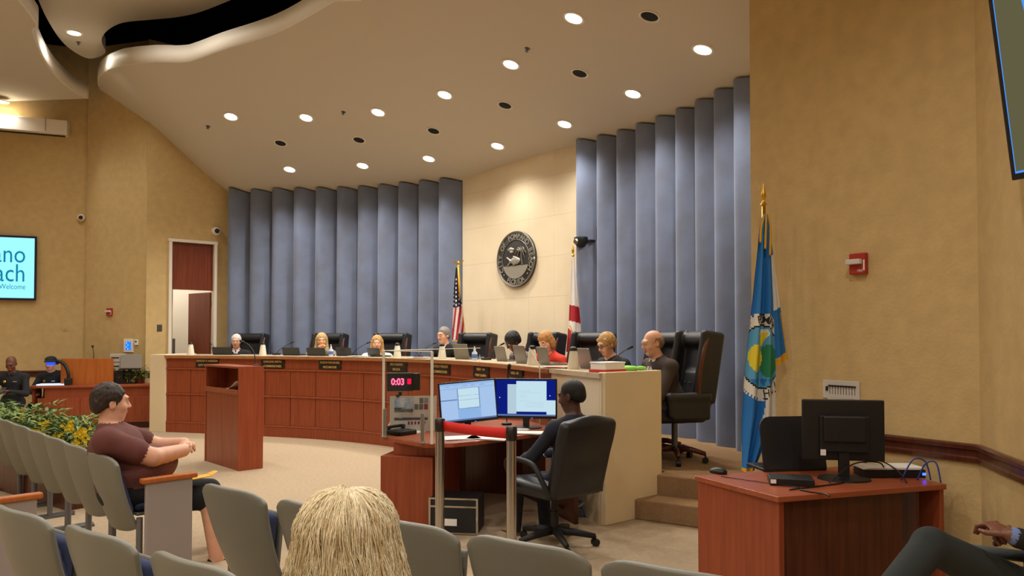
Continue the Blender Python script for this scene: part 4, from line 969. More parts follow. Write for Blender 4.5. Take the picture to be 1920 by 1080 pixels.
# road case and cables under the clerk desk
p = atH(850, 1003, 0); o = thing('equipment_case', 'black equipment case with metal edges under the clerk desk', 'case', loc=(p.x + .02, p.y + .15, 0), rz=R(-8))
mb = MB(); mb.box((0, 0, .15), (.4, .3, .28)); mb.build('body', M['plasticm'], o, bev=.008)
for z in (.012, .225, .288):
    mb = MB(); mb.box((0, -.151, z), (.4, .006, .014)); mb.build('edge_strip', M['chrome'], o)
for sx in (-1, 1):
    mb = MB(); mb.box((sx * .195, -.15, .15), (.016, .012, .29)); mb.build('edge_strip', M['chrome'], o)
mb = MB(); mb.box((-.02, -.153, .1), (.1, .004, .055)); mb.build('label_card', M['paper'], o)
cm = [mat('cable blue', (40, 60, 150), .5), M['plastic'], mat('cable grey', (170, 170, 170), .5)]
for k in range(7):
    rnd = random.Random(k); c0 = atH(1085, 972, 0); P = [(rnd.uniform(-.22, .22), rnd.uniform(-.03, .3), rnd.choice((.008, .008, .05, .12))) for _ in range(6)]
    mb = MB(); mb.tube(catmull(P, 5), .006, 5); tag(mb.build('cable', cm[k % 3], smooth='all', loc=c0), ('blue cable', 'black cable', 'pale grey cable')[k % 3] + ' coiled on the carpet behind the office chair', 'cable', 'cables on the floor behind the office chair')
# stanchions with belt
def stanchion(p, label):
    o = thing('barrier_post', label, 'barrier post', loc=p, group='steel barrier posts')
    mb = MB(); mb.lathe([(.17, 0), (.17, .015), (.05, .035), (.034, .05)], 28); mb.build('base', M['chrome'], o, smooth=True)
    mb = MB(); mb.lathe([(.034, .04), (.034, .9)], 24); mb.build('post', M['chrome'], o, smooth=True)
    mb = MB(); mb.lathe([(.036, .9), (.038, .905), (.038, .985), (.03, .995), (.0001, .997)], 24); mb.build('head', mat('post head', (66, 62, 60), .3, metal=.8), o, smooth=True); return o
s1, s2 = Vector((at(825, 800, 5.5).x, 5.5, 0)), Vector((at(959, 800, 5.02).x, 5.02, 0))
stanchion(s1, 'steel barrier post beside the acrylic shield'); stanchion(s2, 'steel barrier post beside the seated clerk')
d_ = (s2 - s1).normalized(); mb = MB(); P = []
for k in range(11):
    t = k / 10; p = (s1 + d_ * .03).lerp(s2 - d_ * .03, t); sag = -.006 * math.sin(math.pi * t); P.append([(p.x, p.y, .98 + sag), (p.x + .003 * math.sin(9 * t), p.y, .908 + sag)])
mb.grid(P); tag(mb.build('barrier_belt', mat('red webbing', (214, 34, 26), .7), sol=.003, smooth='all'), 'red webbing belt stretched between the two steel posts', 'barrier belt')
# ------------------------------------------------------------------ people on the dais
M['suitb'] = mat('black suit', (24, 24, 28), .85); M['suitn'] = mat('navy suit', (30, 34, 50), .85, var=.06, vscale=40); M['suitbr'] = mat('brown suit', (66, 54, 48), .9, var=.08, vscale=60)
M['tier'] = mat('red tie', (196, 56, 66), .6); M['tieg'] = mat('grey tie', (120, 116, 104), .6, rgb2=(70, 68, 62), vscale=60); M['shirtp'] = mat('pale shirt', (214, 206, 214), .8)
M['redj'] = mat('red jacket', (214, 58, 36), .8, var=.05, vscale=20); M['whitej'] = mat('white top', (226, 220, 208), .85); M['greyc'] = mat('grey cardigan', (128, 118, 110), .9); M['patt'] = mat('patterned blouse', (30, 26, 28), .8, rgb2=(170, 150, 150), vscale=45)
M['frame'] = mat('dark glasses frame', (36, 26, 24), .3); M['wire'] = mat('wire frame', (150, 140, 130), .3, metal=.7)
def hd(px, py, off): 
    p, nv, i = dais_at(px, off); return at(px, py, p.y), nv
def turn(v, deg): return Matrix.Rotation(R(deg), 3, 'Z') @ Vector(v)
c, nv = hd(443, 640, .92)
p = person('person', 'white-haired man in a dark suit with a red tie, seated at the dais', 'fair', M['suitb'], c, turn(-nv, 26), shirt=M['shirtp'], accent=M['tier'], lean=10, hpitch=6, f=1.0, brow=(200, 190, 184), vox=.009, hands=[(.2, .4, .32), (-.2, .4, .32)]); hair(p, HM['white'], 'short', .008); glasses(p, M['wire'])
c, nv = hd(603, 639, .86)
p = person('person', 'woman with pale blonde hair drinking from an orange cup', 'fair', M['greyc'], c, turn(-nv, 34), lean=10, hpitch=4, collar='open', vox=.009, hands=[(.045, .33, .60), (-.05, .33, .59)], handcfg={0: dict(pole=(1, 0, -.6), dir=(-.5, .1, .8), curl=.9), 1: dict(pole=(-1, 0, -.6), dir=(.5, .1, .8), curl=.9)}); hair(p, HM['blonde'], 'long', .008)
w = p.root.matrix_world; cp = p.headc + Vector((0, .15, -.05))
cpw = Vector(p.loc) + Matrix.Rotation(p.rz, 3, 'Z') @ cp
o = thing('drinking_cup', 'orange and white paper cup held to the blonde woman\'s mouth', 'cup', loc=cpw - Vector((0, 0, .05)))
mb = MB(); mb.lathe([(.026, -.01), (.036, .09)], 16); mb.build('cup_body', M['paper'], o, smooth=True); mb = MB(); mb.lathe([(.0325, .03), (.0375, .085)], 16); mb.build('sleeve', mat('orange sleeve', (222, 140, 40), .7), o, smooth=True)
c, nv = hd(707, 644, .86)
p = person('person', 'woman with long blonde hair in a white top, facing the room', 'fair', M['whitej'], c, turn(-nv, 36), lean=12, hpitch=2, collar='open', vox=.009, hands=[(.2, .38, .28), (-.2, .38, .28)]); hair(p, HM['dblonde'], 'long', .008)
c, nv = hd(832, 629, .80)
p = person('person', 'grey-haired man in glasses and dark suit leaning to the microphone', 'fair', M['suitb'], c, turn(-nv, 4), shirt=M['shirtw'], accent=M['tieg'], lean=16, hyaw=0, hpitch=6, brow=(120, 110, 104), vox=.009, hands=[(.2, .38, .32), (-.2, .38, .32)]); hair(p, HM['grey'], 'short', .008); glasses(p, M['wire'])
c, nv = hd(962, 641, .84)
p = person('person', 'black-haired woman in a patterned blouse bent over her papers', 'dark', M['patt'], c, turn(-nv, -8), lean=30, hpitch=34, hyaw=0, collar='open', vox=.009, hands=[(.2, .42, .22), (-.2, .42, .22)]); hair(p, HM['black'], 'afro', .008); glasses(p, M['frame'])
c, nv = hd(1024, 641, .78)
p = person('person', 'woman in a red jacket bending her head down over the dais', 'fair', M['redj'], c, turn(-nv, 14), lean=24, side=-6, hpitch=26, hyaw=10, hroll=8, collar='open', vox=.009, hands=[(.2, .42, .26), (-.2, .42, .26)]); hair(p, HM['auburn'], 'bob', .008)
c, nv = hd(1138, 646, .86)
p = person('person', 'blonde woman in dark glasses and black jacket looking down', 'fair', M['suitb'], c, turn(-nv, 12), lean=22, hpitch=20, collar='open', vox=.009, hands=[(.2, .42, .26), (-.2, .42, .26)]); hair(p, HM['dblonde'], 'updo', .008); glasses(p, M['frame'], th=.003)
mb = MB(); P = [p.T((.075 * math.sin(a), .02 + .09 * math.cos(a) if math.cos(a) > 0 else .0, .47 - .06 * max(0, math.cos(a)))) for a in [math.pi * (k / 12 - .5) for k in range(13)]]; mb.tube(P, .006, 6); mb.build('necklace', M['edge'], p.root)
c, nv = hd(1224, 644, .98)
p = person('person', 'bald bearded man in a brown suit seated at the end of the dais', 'fair', M['suitbr'], c, turn(-nv, -2), shirt=M['shirtp'], accent=M['tieg'], lean=20, hpitch=10, hyaw=0, girth=1.16, belly=.03, beard=True, brow=(206, 198, 190), vox=.008, jaw=1.1, f=1.04, hands=[(.1, .42, .30), (-.06, .44, .31)], handcfg={0: dict(curl=.8), 1: dict(curl=.8)}); hair(p, HM['gbrown'], 'fringe', .007); glasses(p, M['wire'])
# ------------------------------------------------------------------ things on the dais
M['cream'] = mat('cream enamel', (226, 218, 200), .35); M['lapd'] = mat('dark laptop', (32, 32, 34), .4); M['lapg'] = mat('grey laptop', (120, 114, 106), .4, metal=.3)
def on_counter(px, off): p, nv, i = dais_at(px, off); return Vector((p.x, p.y, HT + .012)), facing(nv)
def laptop(p, rz, m, label, w=.36, h=.24, tilt=14, group='laptops on the dais'):
    o = thing('laptop', label, 'laptop', loc=p, rz=rz, group=group)     # its back looks to -Y
    mb = MB(); mb.box((0, .13, .009), (w, .25, .018)); mb.build('base', m, o, bev=.004)
    c_ = .07 if h > .3 else .012; pg = [(-w / 2, 0), (w / 2, 0)] + [(w / 2 - c_ + c_ * math.cos(a), h - c_ + c_ * math.sin(a)) for a in [math.pi / 2 * k / 5 for k in range(6)]] + [(-w / 2 + c_ + c_ * math.cos(a), h - c_ + c_ * math.sin(a)) for a in [math.pi / 2 + math.pi / 2 * k / 5 for k in range(6)]]
    mb = MB(); mb.prism(pg, -.006, .006, M=Matrix.Translation((0, .01, .014)) @ Matrix.Rotation(R(90 + tilt), 4, 'X')); mb.build('lid', m, o)
    mb = MB(); [mb.box((-w * .42 + w * .07 * i, .10 + .03 * j, .0195), (w * .055, .022, .004)) for i in range(13) for j in range(4)]; mb.build('keyboard', M['plastic'], o)
    return o
for px, off, m, w, h, lb in ((417, .3, 'lapd', .37, .12, 'low black laptop in front of the white-haired man'), (546, .3, 'lapd', .32, .12, 'black laptop between the white-haired man and the drinking woman'), (593, .22, 'lapd', .35, .12, 'black laptop in front of the drinking woman'), (645, .3, 'lapd', .30, .125, 'dark laptop beside the sanitizer bottle'), (701, .24, 'lapd', .25, .125, 'small black laptop in front of the woman in white'), (866, .3, 'lapg', .33, .2, 'grey laptop beside the man in clear glasses'), (940, .3, 'lapg', .26, .18, 'grey laptop in front of the black-haired woman'), (977, .18, 'lapg', .32, .20, 'wide grey laptop lid beside the steel carafe'), (1020, .26, 'lapg', .28, .19, 'grey laptop in front of the woman in red'), (1098, .28, 'lapg', .27, .19, 'grey laptop below the blonde woman in dark glasses')):
    p, rz = on_counter(px, off); laptop(p, rz, M[m], lb, w, h)
def carafe(p, label):
    o = thing('carafe', label, 'carafe', loc=p, group='cream carafes on the dais')
    mb = MB(); mb.lathe([(.058, 0), (.06, .01), (.04, .15), (.034, .175)], 20); mb.build('flask', M['cream'], o, smooth=True)
    mb = MB(); mb.lathe([(.036, .175), (.036, .2), (.022, .215), (.0001, .217)], 16); mb.box((0, -.045, .195), (.022, .03, .014)); mb.build('lid', M['plastic'], o, smooth=True)
    mb = MB(); mb.tube(catmull([(0, .036, .19), (0, .085, .17), (0, .085, .09), (0, .058, .05)], 4), .008, 6); mb.build('handle', M['plastic'], o, smooth='all')
for px, off, lb in ((358, .3, 'cream carafe by the open doorway end of the dais'), (493, .3, 'cream carafe beside the white-haired man'), (745, .3, 'cream carafe beside the woman in white, behind the acrylic'), (829, .22, 'cream carafe in front of the man in clear glasses'), (998, .1, 'cream carafe in front of the woman in red'), (1075, .14, 'cream carafe beside the blonde woman in dark glasses')):
    p, rz = on_counter(px, off); carafe(p, lb)
for px, off, lb in ((621, .15, 'clear sanitizer bottle in front of the drinking woman'), (890, .2, 'clear water bottle in front of an empty leather chair')):
    p, rz = on_counter(px, off); o = thing('pump_bottle', lb, 'bottle', loc=p)
    mb = MB(); mb.lathe([(.034, 0), (.036, .02), (.036, .1), (.014, .125), (.014, .135)], 16); mb.build('bottle_body', mat('bottle plastic', (190, 205, 225), .2, spec=.6), o, smooth=True)
    mb = MB(); mb.lathe([(.015, .133), (.015, .15), (.005, .152), (.005, .175)], 10); mb.box((0, -.015, .178), (.012, .045, .008)); mb.build('pump', M['paper'], o, smooth=True)
    mb = MB(); mb.lathe([(.0365, .03), (.0365, .08)], 16); mb.build('bottle_label', mat('blue label', (90, 110, 170), .6), o, smooth=True)
mics = [(398, .5, -1, 'gooseneck microphone beside the white-haired man'), (530, .55, 1, 'gooseneck microphone in front of the blue wall, left of the drinking woman'), (672, .5, 1, 'gooseneck microphone beside the woman in white'), (795, .35, 1, 'gooseneck microphone in front of the man in clear glasses'), (921, .4, 1, 'gooseneck microphone by the empty leather chair'), (1150, .3, 1, 'gooseneck microphone before the bald man')]
for px, off, sx, lb in mics:
    p, rz = on_counter(px, off); o = thing('microphone', lb, 'microphone', loc=p, rz=rz, group='gooseneck microphones on the dais')
    mb = MB(); mb.box((-sx * .12, 0, .015), (.09, .11, .03)); mb.build('base', M['plastic'], o, bev=.006)
    mb = MB(); mb.tube(catmull([(-sx * .12, 0, .03), (-sx * .05, .02, .1), (sx * .05, .06, .17), (sx * .11, .09, .205)], 4), .005, 6); mb.build('gooseneck', M['plastic'], o, smooth='all')
    mb = MB(); mb.tube([(sx * .10, .086, .2), (sx * .15, .11, .225)], [.011, .014], 8); mb.build('capsule', M['plasticm'], o, smooth='all')
for px, off, m, lb in ((785, .2, (240, 190, 190), 'loose white and pink papers on the dais behind the acrylic'), (668, .12, (240, 238, 232), 'white papers on the dais beside the dark laptop'), (1045, .1, (232, 150, 140), 'red tinted papers in front of the woman in red')):
    p, rz = on_counter(px, off); o = thing('paper_sheet', lb, 'paper', loc=p, rz=rz)
    for k in range(4):
        mb = MB(); mb.box((.05 * k - .08, .02 * (k % 2), .002 + .004 * k), (.28, .2, .003), rz=.3 * k); mb.build('sheet', mat('sheet', m if k % 2 else (240, 238, 232), .8), o)
p, rz = on_counter(1139, .16); o = thing('document_box', 'low white document box on a red folder at the dais end', 'box', loc=p, rz=facing(en))
mb = MB(); mb.box((0, .0, .012), (.27, .2, .024)); mb.build('red_folder', mat('red folder', (206, 60, 46), .6), o, bev=.003)
mb = MB(); mb.box((.0, 0, .052), (.25, .18, .056)); mb.build('box_body', M['paper'], o, bev=.003)
mb = MB(); mb.box((.0, 0, .084), (.262, .19, .012)); mb.build('lid', M['paper'], o, bev=.003)
p, rz = on_counter(1185, .42); s = Sdf(); rnd = random.Random(4)
for k in range(9): s.ell((rnd.uniform(-.1, .1), rnd.uniform(-.06, .06), .018 + rnd.uniform(0, .012)), (rnd.uniform(.03, .06), rnd.uniform(.03, .05), .02), 0, .02)
o = s.build('green_cloth', [mat('lime green cloth', (150, 220, 90), .8)], None, .008, loc=p); tag(o, 'crumpled lime green cloth bag on the dais end', 'cloth')
# ------------------------------------------------------------------ clerk in the office chair
c0 = atH(1040, 1022, 0); fdir = Vector((-.62, .78, 0)).normalized()
oc = thing('office_chair', 'black office swivel chair with curved arms under the seated clerk', 'chair', loc=c0, rz=facing(fdir))
s = Sdf(); s.box((0, .03, .45), (.255, .25, .055), .05); s.build('seat', [M['leather']], oc, .012)
s = Sdf(); t = E3(16); s.box((0, -.30, .70), (.265, .05, .30), .045, 0, .02, t); s.ell((0, -.345, .86), (.27, .055, .17), 0, .04, t); s.ell((0, -.26, .58), (.2, .05, .12), 0, .04, t); s.build('backrest', [M['leather']], oc, .011)
for sx in (-1, 1):
    mb = MB(); mb.tube(catmull([(sx * .25, -.24, .42), (sx * .30, -.2, .55), (sx * .31, -.1, .66), (sx * .31, .12, .675), (sx * .30, .22, .62), (sx * .28, .14, .46)], 5), .02, 8); mb.build('armrest', M['plasticm'], oc, smooth='all')
mb = MB(); mb.lathe([(.032, .09), (.032, .26), (.024, .26), (.024, .40)], 14); mb.box((0, 0, .395), (.2, .22, .025)); mb.build('column', M['plasticm'], oc, smooth=True)
for k in range(5):
    a = 2 * math.pi * k / 5 + .5; cc, ss = math.cos(a), math.sin(a)
    mb = MB(); mb.tube([(.02 * cc, .02 * ss, .115), (.17 * cc, .17 * ss, .1), (.31 * cc, .31 * ss, .075)], [.034, .028, .02], 8); lg = mb.build('leg', M['plasticm'], oc, smooth='all')
    Tm = Matrix.Translation((.31 * cc, .31 * ss, .03)) @ Matrix.Rotation(a + .6, 4, 'Z') @ Matrix.Rotation(R(90), 4, 'X')
    mb = MB(); mb.lathe([(.027, -.024), (.03, -.012), (.03, .012), (.027, .024)], 12, M=Tm); mb.tube([(.31 * cc, .31 * ss, .03), (.31 * cc, .31 * ss, .08)], .008, 6); mb.build('caster', M['plastic'], lg, smooth=True)
hc = at(1073, 744, 5.72)
p = person('person', 'man with shaved head in a navy suit seated in the office chair', 'dark', M['suitn'], hc, fdir, shirt=M['shirtw'], lean=-8, hyaw=16, hpitch=10, brow=(30, 20, 18), vox=.0075, hf=1.04, hands=[(.12, .40, .25), (-.12, .38, .25)], trousers=mat('navy trousers', (24, 27, 40), .85), shoes=mat('brown leather shoe', (120, 62, 30), .4), beard=True, shoulder=1.05, girth=1.04, feet=[(.13, .42, -.37), (-.13, .50, -.37)]); hair(p, HM['black'], 'crop', .007)
CLERK = p
# ------------------------------------------------------------------ man in maroon
M['maroon'] = mat('maroon shirt', (98, 52, 46), .85, var=.1, vscale=8, bump=.6, bscale=9); M['shorts'] = mat('black shorts', (16, 16, 18), .9)
sp_, sfd, sdd = SEAT6; hc = at(207, 756, 5.28)
p = person('person', 'heavy man in a maroon short-sleeved shirt and black shorts', 'fair', M['maroon'], hc, turn(sfd, -24), lean=-18, hyaw=22, hpitch=2, brow=(50, 38, 30), vox=.006, girth=1.5, belly=.10, collar='polo', sleeve='short', trousers=M['shorts'], shorts=True, f=1.02, hf=1.1, jaw=1.25, shoulder=1.02, hands=[(.04, .335, .39), (-.06, .335, .42)], handcfg={0: dict(pole=(1, -.2, -.5), dir=(-1, .25, .15), curl=.7), 1: dict(pole=(-1, -.2, -.5), dir=(1, .25, .15), curl=.7)}, knees=[(.17, .5, .06), (-.17, .5, .06)], feet=[(.18, .55, -.36), (-.18, .55, -.36)])
hair(p, HM['dbrown'], 'short', .0065); MAROON = p
kn = Vector(p.loc) + Matrix.Rotation(p.rz, 3, 'Z') @ Vector((.13, .36, .20))
o = thing('envelope', 'yellow manila envelope lying on the seated man\'s lap', 'envelope', loc=kn, rot=(R(6), R(-6), p.rz + R(12)))
mb = MB(); mb.box((0, 0, 0), (.2, .3, .006)); mb.build('envelope_body', mat('manila', (228, 172, 50), .7), o, bev=.002)
mb = MB(); mb.add([(-.1, .15, .004), (.1, .15, .004), (.06, .2, .02), (-.06, .2, .02)], [(0, 1, 2, 3)]); mb.build('flap', mat('manila flap', (230, 176, 56), .7), o, sol=.002)
# ------------------------------------------------------------------ officers on the left
M['uni'] = mat('police uniform', (26, 28, 34), .85); M['badge'] = mat('gold badge', (220, 180, 70), .35, metal=.8)
c = at(21, 682, 12.3); pa = person('person', 'bald officer in dark uniform looking at a phone beside the plants', 'brown', M['uni'], c, (.25, -.97, 0), lean=6, hpitch=26, collar='polo', vox=.009, hands=[(.08, .34, .30), (-.05, .34, .31)], handcfg={0: dict(curl=.8), 1: dict(curl=.8)})
c = at(95, 682, 13.1); pb_ = person('person', 'officer in dark uniform and cap behind the document camera', 'fair', M['uni'], c, (.1, -1, 0), lean=10, hpitch=8, collar='polo', vox=.009, hands=[(.1, .42, .26), (-.3, .42, .22)])
for q in (pa, pb_):
    mb = MB(); mb.lathe([(.0001, .01), (.018, .008), (.024, 0)], 6, M=Matrix.Translation(q.T((.075, .118, .36))) @ q.L.to_4x4() @ Matrix.Rotation(R(-90), 4, 'X')); mb.build('badge', M['badge'], q.root)
    mb = MB(); mb.box((0, 0, 0), (.06, .006, .016), M=Matrix.Translation(q.T((-.075, .122, .36))) @ q.L.to_4x4()); mb.build('name_tag', M['chrome'], q.root)
s = Sdf(); T = lambda q: pb_.headc + pb_.Rh @ Vector(q)
s.ell(T((0, -.012, .075)), (.088, .106, .058), 0, .02, pb_.Rh); s.cut(T((0, 0, -.02)), (.12, .16, .065), .01, pb_.Rh); s.ell(T((0, .11, .062)), (.06, .055, .01), 0, .01, pb_.Rh); s.build('cap', [mat('navy cap', (22, 24, 34), .8)], pb_.root, .006)
ph_ = Vector(pa.loc) + Matrix.Rotation(pa.rz, 3, 'Z') @ Vector((.01, .40, .33))
o = thing('mobile_phone', 'mobile phone held by the bald officer', 'phone', loc=ph_, rot=(R(-35), 0, pa.rz)); mb = MB(); mb.box((0, 0, 0), (.075, .15, .009)); mb.build('body', M['plastic'], o, bev=.003)
# ------------------------------------------------------------------ blonde woman seen from behind
hc = Vector((at(658, 1010, 2.05).x, 2.05, 1.03))
p = person('person', 'woman with thick blonde hair seen from behind in the nearest row', 'fair', M['suitb'], hc, (.35, .94, 0), lean=-2, collar='open', vox=.01, legs=True)
M['bhair'] = hairmat('thick blonde hair', (255, 244, 214), (238, 218, 174)); M['bhair2'] = hairmat('dark blonde strands', (238, 218, 174), (208, 182, 134))
s = Sdf(); T = lambda q: p.headc + p.Rh @ Vector(q); E = lambda q, r, k=.03: s.ell(T(q), r, 0, k, p.Rh)
E((0, -.02, .045), (.105, .122, .11)); E((0, -.065, -.05), (.125, .075, .13)); E((0, -.06, -.16), (.15, .07, .13), .05)
for sx in (-1, 1): E((sx * .09, -.015, -.08), (.055, .07, .15), .04)
s.cut(T((0, .13, -.03)), (.065, .085, .11), .015, p.Rh)
hb = s.build('hair', [M['bhair']], p.root, .008)
rnd = random.Random(11); mbs = [MB(), MB()]
def surf(q, el):     # scalp point by bearing and elevation, in head coordinates
    return Vector((.108 * math.sin(q) * math.cos(el), -.02 - .124 * math.cos(q) * math.cos(el), .048 + .112 * math.sin(el)))
for k in range(3600):
    q = rnd.uniform(-2.3, 2.3); ln_ = rnd.uniform(.24, .36); ph0 = math.floor(q * 7 + rnd.uniform(-.2, .2)) * 2.1 + rnd.uniform(-.5, .5); amp = rnd.uniform(.004, .011); P = []; el0 = rnd.uniform(.35, 1.5); fl = rnd.uniform(.0, .022)
    n = 12
    for j in range(n):
        t = j / (n - 1); el = el0 - t * ln_ / .118
        if el > -.1: v = surf(q, el) * 1.0
        else:
            v0 = surf(q, -.1); dz = (-.1 - el) * .118; gr = 1 + .55 * min(1, dz / .2) + fl * 6 * dz
            v = Vector((v0.x * gr, -.02 + (v0.y + .02) * (1 + .18 * min(1, dz / .15)), v0.z - dz))
        out = Vector((v.x, v.y + .02, 0)).normalized() if Vector((v.x, v.y + .02, 0)).length > 1e-4 else Vector((0, -1, 0))
        v = v + out * (fl + amp * math.sin(ph0 + t * 13)) + Vector((math.cos(q), math.sin(q), 0)) * amp * 1.3 * math.sin(ph0 * 1.7 + t * 10) * t
        P.append(T(v))
    mbs[k % 3 == 0].tube(P, [.002 * (1 - .6 * (j / (n - 1))) for j in range(n)], 3, caps=False)
tag(mbs[0].build('hair_strands', M['bhair'], p.root, smooth='all'), kind='stuff'); tag(mbs[1].build('hair_strands', M['bhair2'], p.root, smooth='all'), kind='stuff')
BL = p
# her seat
q = Vector((p.loc.x, p.loc.y, 0)); o = copy_tree(SEAT); o.location = (q.x, q.y, 0); o.rotation_euler = (0, 0, p.rz); unfold(o); o['label'] = 'auditorium seat under the blonde-haired woman'; o['group'] = 'grey seats in the nearest row'
# ------------------------------------------------------------------ man at the lower right: crossed leg, clasped hands
s = Sdf(); g0 = Vector((2.05, 3.15, 0))
M['dtrous'] = mat('dark green-black trousers', (38, 42, 40), .9, var=.06, vscale=30)
Y0 = 3.15
W3 = lambda px, py, Y: at(px, py, Y) - g0
hip = W3(1960, 1130, 3.2); knee = W3(1745, 1022, 3.12); ank = W3(1672, 1110, 2.98); kn2 = W3(1800, 1120, 3.35); ft2 = Vector((kn2.x - .05, kn2.y, .08))
s.cone(hip, knee, .10, .072, 1, .04); s.cone(knee, ank, .07, .062, 1, .02); s.cone(ank, ank.lerp(knee, -.25), .035, .032, 0, .004); s.cone(hip + Vector((0, .1, -.02)), kn2, .10, .07, 1, .04); s.cone(kn2, ft2, .065, .05, 1, .02); s.cone(ft2 + Vector((0, 0, -.03)), ft2 + Vector((-.18, -.02, -.045)), .04, .03, 3, .02)
a3 = ank.lerp(knee, -.3); s.cone(a3, a3 + Vector((-.15, -.05, -.06)), .042, .034, 3, .02)
tor = W3(2050, 1005, 3.2); s.ell(hip + Vector((.03, .03, .0)), (.16, .18, .14), 1, .05); s.ell(tor, (.16, .2, .27), 2, .06); sho = tor + Vector((-.02, -.16, .2)); sho2 = tor + Vector((-.02, .18, .2))
s.cone(tor + Vector((0, -.15, .22)), tor + Vector((0, .15, .22)), .08, .08, 2, .05); s.cone(tor + Vector((0, 0, .25)), tor + Vector((-.02, 0, .38)), .06, .055, 0, .02)
head_prims(s, tor + Vector((-.05, 0, .46)), Matrix.Rotation(R(90), 3, 'Z'), 1.0, False)
wrs = W3(1893, 1003, 3.05); wr2 = W3(1898, 1008, 3.2)
for sh_, wr_, up, sd in ((sho, wrs, (.3, -1, .4), 1), (sho2, wr2, (.3, 1, .4), -1)):
    e, _ = ik(sh_, wr_, .30, .26, (.2, 0, -1)); s.cone(sh_, e, .062, .052, 2, .03); s.cone(e, e.lerp(wr_, .86), .052, .04, 2, .02); s.cone(e.lerp(wr_, .84), e.lerp(wr_, .93), .036, .035, 4, .004); s.cone(e.lerp(wr_, .85), wr_, .03, .027, 0, .006)
    hand_prims(s, wr_, W3(1862, 985, 3.12) - wr_, up, 0, 1.05, .75, sd)
rr = thing('person', 'man in dark trousers with crossed leg and clasped hands beside the desk', 'person', loc=g0)
s.build('body', [SK['brown'], M['dtrous'], mat('dark jacket', (30, 28, 26), .9), M['plastic'], mat('pale blue cuff', (110, 130, 180), .8), M['eyew'], M['eyed'], M['plastic']], rr, .005)
cg = thing('side_chair', 'chair with grey padded arm under the man with crossed leg', 'chair', loc=(g0.x + .58, g0.y, 0))
def C3(px, py, Y): return at(px, py, Y) - cg.location
for yo in (3.42, 2.85):
    a_ = C3(1812, 1030, 3.42); b_ = C3(1925, 1044, 3.42); dy = Vector((0, yo - 3.42, 0))
    mb = MB(); mb.tube([a_ + dy, a_.lerp(b_, .08) + dy, b_ + dy], [.018, .026, .026], 10); mb.build('armrest', mat('grey arm pad', (88, 94, 96), .5), cg, smooth='all')
    mb = MB(); mb.tube([a_ + dy + Vector((.03, 0, -.01)), Vector((a_.x + .03, a_.y + dy.y, -cg.location.z))], .016, 8); mb.build('leg', M['gmetal'], cg, smooth='all')
    mb = MB(); mb.tube([b_ + dy + Vector((.12, 0, .35)), b_ + dy, Vector((b_.x + .05, b_.y + dy.y, 0))], .016, 8); mb.build('leg', M['gmetal'], cg, smooth='all')
mb = MB(); mb.box((-.06, .0, .43), (.46, .5, .07)); mb.build('seat', M['blueup'], cg, bev=.02)
mb = MB(); mb.box((.23, .0, .75), (.06, .5, .5)); mb.build('backrest', M['blueup'], cg, bev=.02)
# ------------------------------------------------------------------ wall fittings
def seg_pt(a, b, px, py):      # point of the vertical wall a-b seen at a pixel
    d = ray(px, py); t = b - a; den = d.x * t.y - d.y * t.x; k = (a.x * t.y - a.y * t.x) / den
    return Vector((d.x * k, d.y * k, EYE + d.z * k))
def wall_rz(a, b): return math.atan2(b.y - a.y, b.x - a.x)
def strobe(p, rz, label):
    o = thing('fire_strobe', label, 'fire alarm', loc=p, rz=rz)
    mb = MB(); mb.box((0, -.02, 0), (.115, .04, .14)); mb.build('housing', M['red'], o, bev=.006)
    mb = MB(); mb.box((-.012, -.055, .012), (.1, .04, .035)); mb.build('strobe_lens', mat('strobe lens', (214, 210, 206), .15, spec=.7), o, bev=.006)
    vs, fs = text_mesh('FIRE', .022); mb = MB(); mb.add([(v[0] + .022, -.0412, v[1] - .048) for v in vs], fs); mb.build('lettering', M['paper'], o)
    mb = MB(); mb.box((.05, -.041, -.012), (.01, .003, .07)); mb.build('side_mark', M['paper'], o)
strobe(seg_pt(RW[0], RW[1], 1613, 495), wall_rz(RW[0], RW[1]), 'red fire alarm strobe on the wall above the control panels')
strobe(seg_pt(PIL[0], PIL[1], 207, 585), wall_rz(PIL[0], PIL[1]), 'red fire alarm strobe on the pilaster left of the door')
for px, py, w_, h_, n_, lb in ((1578, 731, .27, .125, 10, 'white wall control panel with a row of sliders'), (1578, 761, .2, .11, 7, 'smaller white slider panel half hidden behind the black monitor')):
    p = seg_pt(RW[0], RW[1], px, py); o = thing('control_panel', lb, 'control panel', loc=p, rz=wall_rz(RW[0], RW[1]))
    mb = MB(); mb.box((0, -.005, 0), (w_, .01, h_)); mb.build('face_plate', mat('plate grey', (206, 200, 192), .5), o, bev=.003)
    mb = MB(); mb.box((-w_ * .38, -.012, .005), (.016, .008, .03)); mb.build('rocker', M['plastic'], o)
    for k in range(n_):
        x = -w_ * .3 + w_ * .68 * k / (n_ - 1); mb = MB(); mb.box((x, -.0105, .0), (.003, .002, h_ * .5)); mb.build('slot', M['plastic'], o)
        mb = MB(); mb.box((x, -.016, h_ * .2), (.014, .01, .01)); mb.build('slider_knob', M['plastic'], o)
for px, py, m, ab, lb in ((122, 614, (206, 176, 116), WL, 'beige wall switch plate on the left wall'), (299, 615, (70, 66, 60), DW, 'dark wall switch plate beside the door')):
    p = seg_pt(ab[0], ab[1], px, py); o = thing('switch_plate', lb, 'switch', loc=p, rz=wall_rz(*ab)); mm = mat('switch', m, .5)
    mb = MB(); mb.box((0, -.005, 0), (.085, .01, .125)); mb.build('plate', mm, o, bev=.003); mb = MB(); mb.box((0, -.013, 0), (.035, .008, .06)); mb.build('rocker', mm, o, bev=.002)
